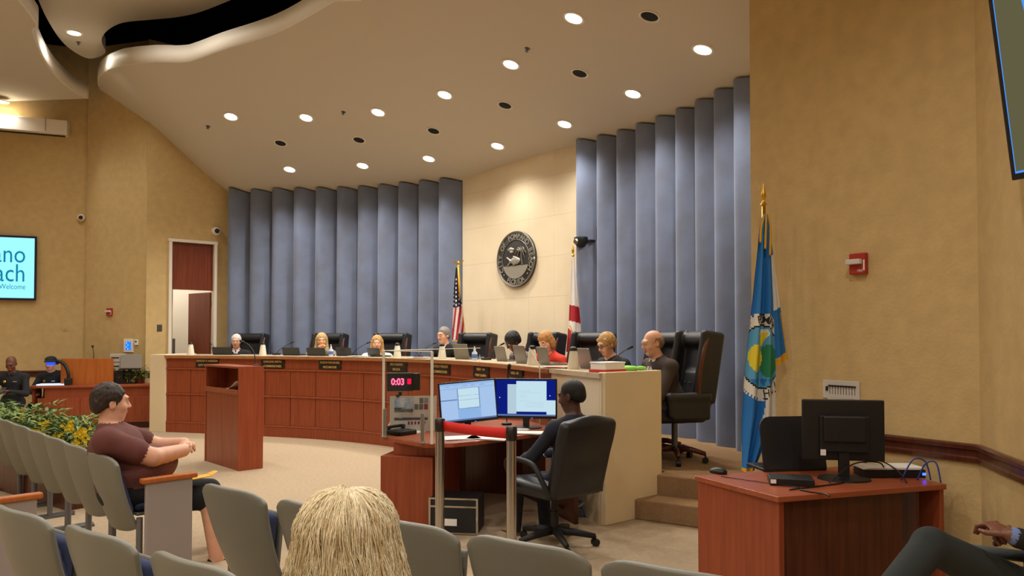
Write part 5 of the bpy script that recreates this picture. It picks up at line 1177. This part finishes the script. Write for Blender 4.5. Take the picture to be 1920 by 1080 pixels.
for px, py, ab, r_, lb in ((153, 409, WL, .065, 'small white dome camera on the left wall'), (404, 434, DW, .08, 'white dome security camera above the door')):
    p = seg_pt(ab[0], ab[1], px, py); o = thing('security_camera', lb, 'camera', loc=p, rz=wall_rz(*ab)); Tm = Matrix.Rotation(R(90), 4, 'X')
    mb = MB(); mb.lathe([(r_, 0), (r_, .05), (r_ * .85, .08), (r_ * .6, .095)], 20, M=Tm); mb.build('housing', M['white'], o, smooth=True)
    mb = MB(); mb.lathe([(r_ * .6, .09), (r_ * .5, .115), (r_ * .25, .13), (.0001, .134)], 16, M=Tm); mb.build('lens_dome', M['plastic'], o, smooth=True)
p = seg_pt(PIL[0], PIL[1], 242, 648); o = thing('touch_panel', 'white wall touch panel with a blue lit screen', 'touch panel', loc=p, rz=wall_rz(*PIL))
mb = MB(); mb.box((0, -.01, 0), (.21, .02, .24)); mb.build('frame', M['paper'], o, bev=.005); mb = MB(); mb.box((0, -.021, -.005), (.12, .003, .15)); sc = mb.build('screen', emis('panel blue', (30, 120, 240), 1.1), o)
for k in range(4): mb = MB(); mb.box((-.035 + .03 * (k % 2), -.0235, .045 - .035 * k), (.02, .001, .018)); mb.build('icon', M['scr3'], sc)
p = seg_pt(PIL[0], PIL[1], 257, 642); o = thing('thermostat', 'small white thermostat beside the touch panel', 'thermostat', loc=p, rz=wall_rz(*PIL)); mb = MB(); mb.box((0, -.015, 0), (.07, .03, .1)); mb.build('housing', M['paper'], o, bev=.006); mb = MB(); mb.box((0, -.031, .015), (.03, .003, .03)); mb.build('display', M['plastic'], o)
# PTZ camera on the fluted wall
p = at(1098, 452, 10.75); o = thing('video_camera', 'black video camera on a wall bracket at the marble edge', 'camera', loc=p, rz=R(-50))
mb = MB(); mb.box((.07, .12, .1), (.12, .02, .2)); mb.build('wall_plate', M['plastic'], o, bev=.004); mb = MB(); mb.box((.05, .06, .0), (.1, .12, .03)); mb.build('bracket_arm', M['plastic'], o, bev=.004)
mb = MB(); mb.lathe([(.1, .06), (.105, .04), (.1, -.02), (.06, -.08), (.0001, -.1)], 20, M=Matrix.Translation((-.07, -.02, 0))); mb.build('body', M['plastic'], o, smooth=True)
mb = MB(); mb.lathe([(.04, 0), (.045, .03), (.03, .05)], 16, M=Matrix.Translation((-.07, -.1, -.01)) @ Matrix.Rotation(R(90), 4, 'X')); mb.build('lens', M['chrome'], o, smooth=True)
# city seal on the marble
sl = seg_pt(A, B, 970, 486); ra = .45
o = thing('city_seal', 'round pewter city seal with fish and palm on the marble wall', 'seal', loc=sl, rz=Rm)
M['pew'] = mat('pewter', (132, 128, 120), .4, metal=.7); M['pewd'] = mat('dark pewter', (62, 60, 58), .55, metal=.5); M['pewl'] = mat('bright pewter', (176, 172, 160), .4, metal=.6)
TS = Matrix.Rotation(R(90), 4, 'X')
mb = MB(); mb.lathe([(ra, 0), (ra, .03), (ra * .97, .036)], 48, M=TS); mb.build('disc', M['pewd'], o, smooth=True)
for r_ in (.985, .945, .70): mb = MB(); mb.tube([(ra * r_ * math.cos(a), -.04, ra * r_ * math.sin(a)) for a in [2 * math.pi * k / 56 for k in range(57)]], .007 if r_ < .98 else .011, 6); mb.build('ring', M['pew'], o, smooth='all')
def arc_text(txt, a0, a1, rr, size, flip=False, dest=None, fn=None):
    n = len(txt)
    for k, ch in enumerate(txt):
        if ch == ' ': continue
        a = R(a0 + (a1 - a0) * k / (n - 1)); vs, fs = text_mesh(ch, size, bold=.002)
        t = a - math.pi / 2 if not flip else a + math.pi / 2
        dest.add([fn(rr * math.cos(a) + v[0] * math.cos(t) - v[1] * math.sin(t), rr * math.sin(a) + v[0] * math.sin(t) + v[1] * math.cos(t)) for v in vs], fs)
mb = MB(); fn = lambda x, z: (x, -.042, z)
full = 'CITY OF POMPANO BEACH'; k_ = 0
for wd in full.split(' '):
    st_ = 207 - 234 / 20 * k_; mb = MB(); arc_text(wd, st_, st_ - 234 / 20 * (len(wd) - 1), ra * .815, .115, False, mb, fn); mb.build('lettering', M['pewl'], o); k_ += len(wd) + 1
mb = MB(); arc_text('FLORIDA', 243, 297, ra * .83, .115, True, mb, fn); mb.build('lettering', M['pewl'], o)
for a in (222, 318):
    mb = MB(); mb.lathe([(.012, .042), (.0001, .05)], 10, M=Matrix.Translation((ra * .82 * math.cos(R(a)), 0, ra * .82 * math.sin(R(a)))) @ TS); mb.build('dot', M['pewl'], o)
s = Sdf(); s.ell((0, -.045, -.03), (.115, .022, .062), 0, .02); s.cone((-.1, -.045, -.03), (-.2, -.045, .035), .018, .012, 0, .02); s.cone((-.1, -.045, -.03), (-.18, -.045, -.1), .018, .012, 0, .02); s.cone((.02, -.045, .02), (-.05, -.045, .05), .014, .008, 0, .02); s.cone((0, -.045, -.07), (-.06, -.045, -.11), .014, .007, 0, .02); s.build('fish', [M['pewl']], o, .008)
s = Sdf(); s.cone((.16, -.045, -.1), (.13, -.045, .12), .014, .01, 0, .01)
for a, l_ in ((30, .1), (-10, .12), (-50, .13), (-80, .13), (150, .12), (190, .14), (225, .13), (90, .07)): 
    c_ = Vector((.13, -.045, .13)); m_ = c_ + Vector((math.cos(R(a)) * l_ * .55, 0, math.sin(R(a)) * l_ * .4 + .02)); s.cone(c_, m_, .012, .014, 0, .008); s.cone(m_, c_ + Vector((math.cos(R(a)) * l_, 0, math.sin(R(a)) * l_ - .03)), .014, .006, 0, .008)
s.build('palm_tree', [M['pew']], o, .008)
s = Sdf()
for x, z, r_ in ((-.15, .155, .03), (-.11, .17, .035), (-.06, .158, .03), (-.11, .115, .022), (-.07, .115, .022)): s.ell((x, -.043, z), (r_ * 1.2, .014, r_ * .8), 0, .02)
s.build('cloud', [M['pewl']], o, .009)
zw = -.115; mb = MB(); half = math.sqrt((ra * .69) ** 2 - zw ** 2); pts = [(-half + 2 * half * k / 32, zw + .012 * abs(math.sin(k * math.pi / 4))) for k in range(33)]
low = [(ra * .69 * math.cos(a), ra * .69 * math.sin(a)) for a in [math.atan2(zw, half) - (math.pi + 2 * math.atan2(zw, half)) * k / 20 for k in range(21)]]
mb.prism(pts + low, .033, .045, M=TS); mb.build('sea', M['pewl'], o)
# ------------------------------------------------------------------ screens
tvr = seg_pt(WL[0], WL[1], 70, 504); wrz = wall_rz(*WL); TWd, THt = 2.05, 1.17
o = thing('wall_television', 'wall television showing a pale cyan welcome slide', 'television', loc=tvr, rz=wrz)
mb = MB(); mb.box((-TWd / 2, -.06, 0), (TWd, .06, THt)); mb.build('case', mat('tv case', (20, 26, 60), .4), o, bev=.006)
mb = MB(); mb.box((-TWd / 2, -.02, 0), (.5, .05, .5)); mb.build('bracket', M['gmetal'], o)
mb = MB(); mb.box((-TWd / 2, -.091, .0), (TWd - .06, .004, THt - .08)); sc = mb.build('screen', emis('cyan slide', (150, 240, 252), 1.0), o)
tl = emis('teal lettering', (20, 140, 180), .7)
mb = MB()
for tx, sz, x, z in (('pompano', .46, -.16, .235), ('beach', .46, -.16, -.11), ("Florida's Warmest Welcome", .135, -.16, -.345)):
    vs, fs = text_mesh(tx, sz, 'RIGHT'); mb.add([(v[0] * .76 + x, -.0945, v[1] + z) for v in vs], fs)
mb.build('lettering', tl, sc)
# television on the right wall, leaning forward
a_, b_ = Vector((0, 0, 0)), Vector((.38, -.92, 0)); rz_ = wall_rz(a_, b_); th = b_ - a_; tb = th.normalized()
o = thing('wall_television', 'tilted black wall television with blue picture high on the right wall', 'television', loc=(0, 0, 0)); 
low_ = at(1903, 338, 3.66); n_in = Vector((tb.y, -tb.x, 0)); TW, TH = 1.5, 1.0
o.location = low_; o.rotation_euler = (0, 0, rz_); Tt = Matrix.Rotation(R(10), 4, 'X')
mb = MB(); mb.box((TW / 2, 0, TH / 2), (TW, .05, TH), M=Tt); mb.build('case', M['plastic'], o, bev=.005)
mb = MB(); mb.box((TW / 2, -.027, TH / 2), (TW - .05, .004, TH - .06), M=Tt); sc = mb.build('screen', emis('vivid blue', (66, 140, 236), 1.0), o)
og = emis('olive shape', (104, 100, 72), .7)
cx, cz = TW * .52, TH / 2 + .1
for k in range(14):
    a = 2 * math.pi * k / 14; r0, r1_, w_ = .2, .4, .085; c1, s1 = math.cos(a), math.sin(a)
    v4 = [(cx + c1 * r0, cz + s1 * r0), (cx + c1 * r1_ - s1 * w_, cz + s1 * r1_ + c1 * w_), (cx + c1 * r1_ + s1 * w_, cz + s1 * r1_ - c1 * w_)]
    v4 = [(min(TW - .03, max(.03, x)), min(TH - .04, max(.04, z))) for x, z in v4]
    mb = MB(); mb.add([tuple(Tt @ Vector((x, -.0305, z))) for x, z in v4], [(0, 2, 1)]); mb.build('ray_shape', og, sc)
mb = MB(); P = [(.03, .04), (.10, .04), (.16, .2), (.2, .4), (.18, .6), (.14, TH - .04), (.03, TH - .04)]; mb.add([tuple(Tt @ Vector((x, -.0300, z))) for x, z in P], [tuple(range(6, -1, -1))]); mb.build('side_shape', og, sc)
mb = MB(); bk = Tt @ Vector((TW / 2, .03, TH / 2)); mb.box((TW / 2, .3, bk.z), (.12, .56, .12)); mb.box((TW / 2, .1, bk.z), (.4, .06, .4)); mb.build('bracket', M['gmetal'], o)
# projection screen case
e1 = seg_pt(WL[0], WL[1], 131, 246); o = thing('projection_screen', 'long white roll-up projection screen case on the left wall', 'projection screen', loc=e1, rz=wrz)
mb = MB(); mb.box((-1.5, -.14, 0), (3.0, .26, .26)); mb.build('case', M['white'], o, bev=.012); mb = MB(); mb.box((-.34, -.275, .02), (.012, .012, .24)); mb.build('seam_strip', M['greyp'], o); mb = MB(); mb.box((-1.5, -.14, -.14), (2.9, .05, .02)); mb.build('bottom_bar', M['plastic'], o)
# ------------------------------------------------------------------ flags
def interp(tab, v):
    for (a, b), (c, d) in zip(tab, tab[1:]):
        if v <= c: return b + (d - b) * (v - a) / max(1e-9, c - a)
    return tab[-1][1]
def cloth(name, Lt, Rt, y0, y1, Y, colour, mats, parent, nu=36, nv=110, amp=.035, folds=2.2, botf=None):
    """a hanging cloth whose left and right outline are measured by height; folds run down it"""
    mb = MB(); o0 = parent.location
    def pt(u, v):
        py = y0 + (y1 - y0) * v; 
        if botf: py = y0 + (botf(u) - y0) * v
        px = interp(Lt, py) + (interp(Rt, py) - interp(Lt, py)) * u
        p = at(px, py, Y); k = amp * min(1, .25 + v * 1.4); p.y += k * math.sin(folds * 2 * math.pi * u + 1.2 * v) + .3 * k * math.sin(7 * u * 2 + 3 * v); return p - o0, px, py
    for j in range(nv):
        for i in range(nu):
            qs = [pt(i / nu, j / nv), pt((i + 1) / nu, j / nv), pt((i + 1) / nu, (j + 1) / nv), pt(i / nu, (j + 1) / nv)]
            px = sum(q[1] for q in qs) / 4; py = sum(q[2] for q in qs) / 4
            mb.add([q[0] for q in qs], [(3, 2, 1, 0)], colour(px, py, (i + .5) / nu, (j + .5) / nv))
    o = mb.build(name, mats, parent, smooth='all'); bm = bmesh.new(); bm.from_mesh(o.data); bmesh.ops.remove_doubles(bm, verts=bm.verts, dist=1e-5); bm.to_mesh(o.data); bm.free(); return o, pt
fb, fw_, fg = mat('flag blue', (34, 116, 190), .75), mat('flag white', (226, 222, 212), .8), M['fringe']; fy, fgr, fsk, fdk = mat('flag yellow', (226, 206, 50), .8), mat('flag green', (40, 130, 90), .8), mat('flag sky', (86, 160, 200), .8), mat('flag black', (30, 30, 30), .8)
def flagpole(o, p, h, finial):
    mb = MB(); mb.tube([p, p + Vector((0, 0, h))], .014, 10); mb.build('pole', M['gold'], o, smooth='all')
    mb = MB(); T_ = Matrix.Translation(p + Vector((0, 0, h)))
    if finial == 'spear': mb.lathe([(.012, 0), (.024, .012), (.012, .03), (.01, .05), (.02, .07), (.014, .1), (.004, .15), (.0001, .17)], 12, M=T_)
    else:
        mb.lathe([(.012, 0), (.022, .015), (.01, .03), (.02, .06), (.012, .085), (.0001, .1)], 12, M=T_)
        for sx in (-1, 1): mb.add([tuple(T_ @ Vector(v)) for v in ((0, 0, .04), (sx * .05, 0, .09), (sx * .1, 0, .12), (sx * .06, 0, .06))], [(0, 1, 2, 3)])
    mb.build('finial', M['gold'], o, smooth=True)
    mb = MB(); mb.lathe([(.15, 0), (.15, .02), (.05, .05), (.025, .09)], 20, M=Matrix.Translation(p)); mb.build('base', M['gold'], o, smooth=True)
FY = 5.36; base = at(1437, 700, FY); base.z = 0
o = thing('city_flag', 'blue and white city flag with round seal and gold fringe on a pole', 'flag', loc=base)
flagpole(o, Vector((0, 0.03, 0)), at(1435, 385, FY).z, 'spear')
cxs, cys = 1428, 669
def ccol(px, py, u, v):
    if u < .02 and py > 835: return 2
    rx, ry = (px - cxs) / 50, (py - cys) / 82; r_ = math.hypot(rx, ry)
    if r_ < 1.0:
        if r_ > .96 or .70 < r_ < .74: return 6 if r_ < .975 else 1
        if r_ > .74: return 1
        if py > cys + 40: return 0 if (py + 6 * math.sin(px * .6)) < cys + 48 else 4
        if math.hypot((px - cxs + 10) / 13, (py - cys - 2) / 26) < 1 or (cys - 44 < py < cys - 18 and abs(px - cxs + 4 - (cys - 18 - py) * .4) < 5): return 3
        if math.hypot((px - cxs - 14) / 17, (py - cys - 8) / 32) < 1: return 5
        if math.hypot((px - cxs - 4) / 9, (py - cys + 44) / 9) < 1: return 1
        return 4
    if py > cys and px > 1434 + 14 * max(0, (py - 760) / 90) * -1 + 0 and py < 840 - abs(px - 1436) * .5 and px > 1430: return 1
    if v > .985: return 2
    return 0
Lt = [(400, 1431), (430, 1424), (560, 1412), (700, 1398), (800, 1393), (885, 1392)]; Rt = [(400, 1439), (450, 1446), (560, 1452), (690, 1457), (780, 1456), (830, 1437), (885, 1414)]
fl, pt = cloth('cloth', Lt, Rt, 402, 884, FY - .07, ccol, [fb, fw_, fg, fy, fsk, fgr, fdk], o, nu=44, nv=150, amp=.03)
mb = MB()
def onflag(x, z):
    px = cxs + x * 50; py = cys - z * 82; u = (px - interp(Lt, py)) / (interp(Rt, py) - interp(Lt, py)); v = (py - 402) / (884 - 402); p_ = pt(min(.985, max(.015, u)), v)[0]; return (p_.x, p_.y - .006, p_.z)
arc_text('OF POMPANO', 128, 40, .85, .25, False, mb, onflag); arc_text('BEACH', 345, 280, .85, .25, True, mb, onflag); mb.build('lettering', fdk, o)
def c2(px, py, u, v): return 2 if v > .955 or u > .97 and py > 585 else (1 if 478 < py < 582 - (px - 1450) * .4 and px > 1441 else 0)
cloth('back_fold', [(402, 1436), (690, 1440)], [(402, 1441), (430, 1445), (490, 1453), (600, 1468), (675, 1479)], 402, 690, FY - .02, c2, [fb, fw_, fg], o, nu=20, nv=80, amp=.02, folds=1.2, botf=lambda u: 694 - 20 * u)
mb = MB()
for k in range(3): mb.tube(catmull([o.location * 0 + (at(1433 + 4 * k, 402, FY - .1) - base), at(1427 + 9 * k, 430, FY - .12) - base, at(1426 + 9 * k, 455 + 12 * k, FY - .11) - base], 5), [.005, .006, .007, .007, .007, .007, .008, .008, .008, .008, .007], 8)
mb.build('tassel_cord', M['fringe'], o, smooth='all')
# national flag
UY = 12.35; base = at(859, 700, UY); base.z = PLAT; o = thing('national_flag', 'striped national flag with stars on a pole before the blue wall', 'flag', loc=base)
flagpole(o, Vector((0, .03, 0)), at(859, 500, UY).z - PLAT, 'eagle')
cr, cw, cn = mat('flag red', (176, 36, 44), .8), mat('stripe white', (232, 226, 220), .8), mat('canton navy', (34, 36, 66), .8)
def ucol(px, py, u, v):
    if u > .95 and py > 575 or v > .985: return 3
    if py < 578 - (px - 850) * .3:
        a_ = (px * 1.0 + 0) % 5.2; b_ = (py + (2.6 if int(px / 5.2) % 2 else 0)) % 8
        return 1 if (a_ - 2.6) ** 2 + ((b_ - 4) * .8) ** 2 < 2.3 and py > 522 else 2
    return 0 if int((px + (py - 580) * .12 - 848) / 4.3) % 2 else 1
cloth('cloth', [(500, 855), (540, 851), (580, 849), (640, 847)], [(500, 860), (540, 862), (580, 868), (640, 875)], 502, 640, UY - .06, ucol, [cr, cw, cn, M['fringe']], o, nu=40, nv=110, amp=.05, folds=1.6, botf=lambda u: 640 - 20 * max(0, u - .6) / .4)
mb = MB(); mb.tube([at(859, 500, UY - .1) - base, at(861, 530, UY - .12) - base, at(862, 560, UY - .12) - base], [.012, .017, .012], 8); mb.build('tassel_cord', M['fringe'], o, smooth='all')
# state flag
SY = 10.55; base = at(1075, 700, SY); base.z = PLAT; o = thing('state_flag', 'white flag with red bars on a pole beside the black video camera', 'flag', loc=base)
flagpole(o, Vector((0, .03, 0)), at(1075, 480, SY).z - PLAT, 'spear')
def scol(px, py, u, v):
    if 573 < py - (px - 1075) * .25 < 603: return 0
    if px < 1071 and py > 610 + (px - 1062) * 1.2: return 0
    if abs(px - 1072 - (py - 620) * .35) < 1.3 and 610 < py < 632: return 2
    return 1
cloth('cloth', [(480, 1072), (520, 1070), (600, 1067), (660, 1062)], [(480, 1077), (520, 1081), (600, 1088), (660, 1091)], 482, 660, SY - .06, scol, [cr, cw, M['fringe']], o, nu=36, nv=100, amp=.04, folds=1.4)
# ------------------------------------------------------------------ desk at the right
RH = .75; k0, k1, k2 = atH(1459, 932, RH), atH(1286, 893, RH), atH(1775, 908, RH)
e1 = (k2 - k0); e1.z = 0; L1 = e1.length; e1.normalize(); e2 = Vector((-e1.y, e1.x, 0)); L2 = max(.55, (k1 - k0).dot(e2))
rd = thing('office_desk', 'cherry wood desk with black monitor on it by the textured wall', 'desk', loc=(k0.x, k0.y, 0), rz=math.atan2(e1.y, e1.x))
mb = MB(); mb.prism([(0, 0), (L1, 0), (L1, L2), (-.10, L2)], RH - .03, RH); mb.build('desk_top', M['woodh'], rd, bev=.003)
mb = MB(); mb.prism([(.02, .02), (.05, .02), (-.06, L2 - .02), (-.09, L2 - .02)], 0, RH - .03); mb.build('side_panel', M['wood'], rd)
mb = MB(); mb.box((L1 - .02, L2 / 2, (RH - .03) / 2), (.03, L2 - .03, RH - .03)); mb.build('side_panel', M['wood'], rd, bev=.003)
mb = MB(); mb.box((L1 / 2 - .12, .06, (RH - .03) / 2), (L1 - .3, .02, RH - .03)); mb.build('modesty_panel', M['dwood'], rd)
mb = MB(); mb.box((L1 - .16, .2, (RH - .03) / 2), (.02, .3, RH - .03)); mb.build('inner_panel', M['dwood'], rd)
def onD(px, py, h=RH): return atH(px, py, h)
pm = onD(1580, 897); rzd = math.atan2(e1.y, e1.x)
mo = monitor('black computer monitor seen from behind on the right desk', Vector((pm.x, pm.y, RH)), facing(Vector((.08, .99, 0))) + R(180) + R(-6), w=.46, h=.36, zc=.29, face='x')
mb = MB(); mb.box((.12, .056, .16), (.03, .004, .035)); mb.build('sticker', M['paper'], mo)
mb = MB(); mb.box((0, .06, .3), (.24, .03, .16)); mb.build('rear_hump', M['plastic'], mo, bev=.012)
pl_ = onD(1475, 884); o = laptop(Vector((pl_.x + .06, pl_.y, RH)), R(8), M['lapd'], 'open black laptop behind the monitor on the right desk', w=.42, h=.33, tilt=-12, group=None); 
pq = onD(1347, 888); s = Sdf(); s.ell((0, 0, .012), (.034, .055, .026), 0, .01); s.cut((0, 0, -.03), (.2, .2, .03), .004); mo_ = s.build('computer_mouse', [M['plastic']], None, .004, loc=(pq.x, pq.y, RH)); tag(mo_, 'black computer mouse near the corner of the right desk', 'mouse'); mo_.rotation_euler = (0, 0, R(60))
pq = onD(1482, 907); o = thing('mini_computer', 'flat black mini computer on the right desk', 'computer', loc=(pq.x, pq.y, RH), rz=R(-14)); mb = MB(); mb.box((0, 0, .022), (.24, .16, .04)); mb.build('case', M['plastic'], o, bev=.004); mb = MB(); mb.box((-.10, -.081, .024), (.03, .003, .022)); mb.build('sticker', M['paper'], o)
pq = onD(1670, 893); o = thing('docking_station', 'black dock topped with white papers beside the monitor', 'dock', loc=(pq.x, pq.y + .02, RH), rz=R(-2)); mb = MB(); mb.box((0, 0, .025), (.36, .16, .05)); mb.build('case', M['plastic'], o, bev=.004)
for k in range(3): mb = MB(); mb.box((-.02 + .01 * k, .0, .053 + .004 * k), (.34, .17, .003), rz=.03 * k); mb.build('paper', M['paper'], o)
mb = MB(); mb.box((.17, -.081, .025), (.02, .003, .014)); mb.build('port_light', M['led'], o)
cpaths = [[(1600, 880), (1640, 862), (1680, 880), (1700, 905)], [(1555, 905), (1600, 870), (1650, 868), (1660, 892)], [(1720, 900), (1735, 870), (1755, 868), (1764, 905)], [(1690, 900), (1712, 862), (1735, 866), (1745, 900)], [(1480, 918), (1530, 922), (1575, 915), (1590, 900)], [(1352, 893), (1400, 908), (1450, 915), (1500, 914)], [(1500, 918), (1520, 925), (1545, 930), (1556, 930)]]
for k, cp_ in enumerate(cpaths):
    P = []
    for j, (x, y) in enumerate(cp_):
        b0 = onD(cp_[0][0] + (cp_[-1][0] - cp_[0][0]) * j / (len(cp_) - 1), cp_[0][1] + (cp_[-1][1] - cp_[0][1]) * j / (len(cp_) - 1), RH + .006); P.append(at(x, y, b0.y))
    for q in P: q.z = max(q.z, RH + .006)
    mb = MB(); mb.tube([q - P[0] for q in catmull(P, 6)], .0045 if k != 5 else .0028, 5); tag(mb.build('cable', cm[0] if k in (2, 3) else M['plastic'], smooth='all', loc=P[0]), 'blue network cable arching over the dock on the right desk' if k in (2, 3) else ('thin black mouse cord on the right desk' if k == 5 else 'black cable lying across the right desk'), 'cable', 'cables on the right desk')
# ------------------------------------------------------------------ staff desk at the left
LHs = .76; l0, l1 = atH(54, 724, LHs), atH(309, 720, LHs); l0.z = l1.z = 0
lv = (l1 - l0); LL = lv.length; ld_ = thing('staff_desk', 'long reddish staff desk below the tan wall at the left', 'desk', loc=l0, rz=math.atan2(lv.y, lv.x))
mb = MB(); mb.box((LL / 2, .22, LHs - .02), (LL, .46, .04)); mb.build('desk_top', M['woodh'], ld_, bev=.004)
mb = MB(); mb.box((LL / 2 + .1, .05, LHs - .13), (LL - .25, .03, .18)); mb.build('upper_band', M['wood'], ld_, bev=.003)
for k in range(3):
    x0 = .12 + (LL - .15) * k / 3; x1 = .12 + (LL - .15) * (k + 1) / 3; mb = MB(); mb.box(((x0 + x1) / 2, .03, .33), (x1 - x0 - .006, .03, .44)); mb.build('front_panel', M['wood'], ld_, bev=.003)
mb = MB(); mb.box((LL / 2, .1, .06), (LL - .2, .03, .12)); mb.build('toe_kick', M['dwood'], ld_)
for x in (.05, LL - .02): mb = MB(); mb.box((x, .24, .36), (.03, .38, .72)); mb.build('side_panel', M['wood'], ld_)
def onL(px, back): 
    d = ray(px, 720); t = lv.normalized(); nb = Vector((-t.y, t.x, 0)); a_ = l0 + nb * back; den = d.x * t.y - d.y * t.x; k = (a_.x * t.y - a_.y * t.x) / den; return Vector((d.x * k, d.y * k, LHs))
rzl = math.atan2(lv.y, lv.x); q0_, q1_ = onL(114, .2), onL(212, .2); wl = (q1_ - q0_).length; hl = at(160, 672, (q0_.y + q1_.y) / 2).z - LHs
o = thing('table_lectern', 'amber wood table lectern on the staff desk', 'lectern', loc=(q0_ + q1_) / 2, rz=rzl)
mb = MB(); mb.box((0, 0, hl / 2), (wl, .025, hl)); mb.build('front_panel', M['wood_o'], o, bev=.004)
for sx in (-1, 1): mb = MB(); mb.box((sx * (wl / 2 - .0125), .16, hl / 2 - .02), (.025, .3, hl - .04)); mb.build('side_panel', M['wood_o'], o, bev=.003)
mb = MB(); mb.box((0, .17, hl - .06), (wl - .06, .32, .02), M=Matrix.Translation((0, 0, 0))); mb.build('reading_shelf', M['wood_o'], o)
pq = onL(175, .35); o = thing('microphone', 'gooseneck microphone above the amber lectern', 'microphone', loc=(pq.x, pq.y, LHs + hl - .05)); hm = at(173, 648, pq.y).z - LHs - hl + .05
mb = MB(); mb.lathe([(.03, 0), (.03, .01), (.01, .02)], 12); mb.build('base', M['plastic'], o, smooth=True); mb = MB(); mb.tube([(0, 0, .01), (0, 0, hm * .5), (-.02, 0, hm * .9)], .006, 6); mb.build('gooseneck', M['plastic'], o, smooth='all'); mb = MB(); mb.tube([(-.02, 0, hm * .88), (-.022, 0, hm * 1.02)], [.018, .022], 8); mb.build('capsule', M['plasticm'], o, smooth='all')
pq = onL(128, .1); o = thing('document_camera', 'black document camera with bent arm, blue display and lit stage', 'document camera', loc=pq, rz=rzl)
def D3(px, py): return Matrix.Rotation(-rzl, 3, 'Z') @ (at(px, py, pq.y) - pq)
mb = MB(); mb.box((0, 0, .06), (.11, .1, .12)); mb.build('base', M['plastic'], o, bev=.015)
mb = MB(); mb.tube(catmull([(0, 0, .1), D3(128, 700), D3(122, 685), D3(112, 678), D3(106, 676)], 5), .028, 8); mb.build('arm', M['plastic'], o, smooth='all')
h_ = D3(97, 682); mb = MB(); mb.box(h_ + Vector((.02, 0, .02)), (.16, .08, .07)); mb.build('head', M['plasticm'], o, bev=.012); mb = MB(); mb.box(h_ + Vector((.0, -.042, .0)), (.13, .004, .05)); mb.build('display', emis('blue display', (30, 60, 255), 2.2), o)
mb = MB(); mb.box(D3(97, 722) + Vector((0, .05, .01)), (.42, .26, .02)); mb.build('stage', emis('lit stage', (214, 226, 255), 1.0), o)
pq = onL(243, .3); o = thing('laptop', 'silver laptop raised on a black stand on the staff desk', 'laptop', loc=pq, rz=rzl); zt = at(247, 692, pq.y).z - LHs
mb = MB(); mb.tube([(0, 0, 0), (0, 0, zt)], .03, 8); mb.box((0, 0, .01), (.22, .2, .02)); mb.box((0, 0, zt), (.32, .24, .015)); mb.build('stand', M['plastic'], o)
mb = MB(); mb.box((.03, .02, zt + .018), (.34, .24, .016)); mb.build('base', M['lapg'], o, bev=.004); mb = MB(); mb.box((0, 0, .12), (.34, .01, .24), M=Matrix.Translation((.04, -.1, zt + .02)) @ Matrix.Rotation(R(-8), 4, 'X')); mb.build('lid', mat('silver lid', (150, 146, 140), .4, metal=.4), o, bev=.004)
pq = onL(221, .36); o = thing('printer', 'small grey two-drawer printer behind the amber lectern', 'printer', loc=pq, rz=rzl); zt = at(221, 663, pq.y).z - LHs; hb = .16
mb = MB(); mb.box((0, 0, (zt - .3) / 2), (.2, .22, zt - .3)); mb.build('riser', M['plastic'], o)
for k in range(2): mb = MB(); mb.box((0, 0, zt - .075 - .15 * k), (.22, .24, .14)); b_ = mb.build('unit', mat('printer grey', (170, 164, 152), .5), o, bev=.008); mb = MB(); mb.box((-.02, -.122, zt - .07 - .15 * k), (.12, .006, .02)); mb.build('slot', M['plastic'], b_)
pq = onL(297, .2); o = thing('wireless_router', 'black wireless receiver with two antennas at the staff desk end', 'router', loc=pq, rz=rzl); mb = MB(); mb.box((0, 0, .025), (.24, .14, .05)); mb.build('case', M['plastic'], o, bev=.005)
for x, t_ in ((-.1, -.14), (.04, .05)): mb = MB(); mb.tube([(x, 0, .05), (x + t_, 0, .25)], .006, 6); mb.build('antenna', M['plastic'], o)
for px in (228, 262):
    pq = onL(px, .34); o = thing('desk_plant', 'low green leafy plant on the staff desk near the silver laptop', 'plant', loc=pq, group='green plants on the staff desk'); mb = MB(); mb.lathe([(.07, 0), (.09, .08)], 14); mb.build('pot', M['dwood'], o, smooth=True); f1, f2 = foliage(120, .16, .14, .18, px, .08)
    for f_, m_ in ((f1, 'leaf'), (f2, 'leaf2')): b_ = f_.build('foliage', M[m_], o); b_.location = (0, 0, .07)
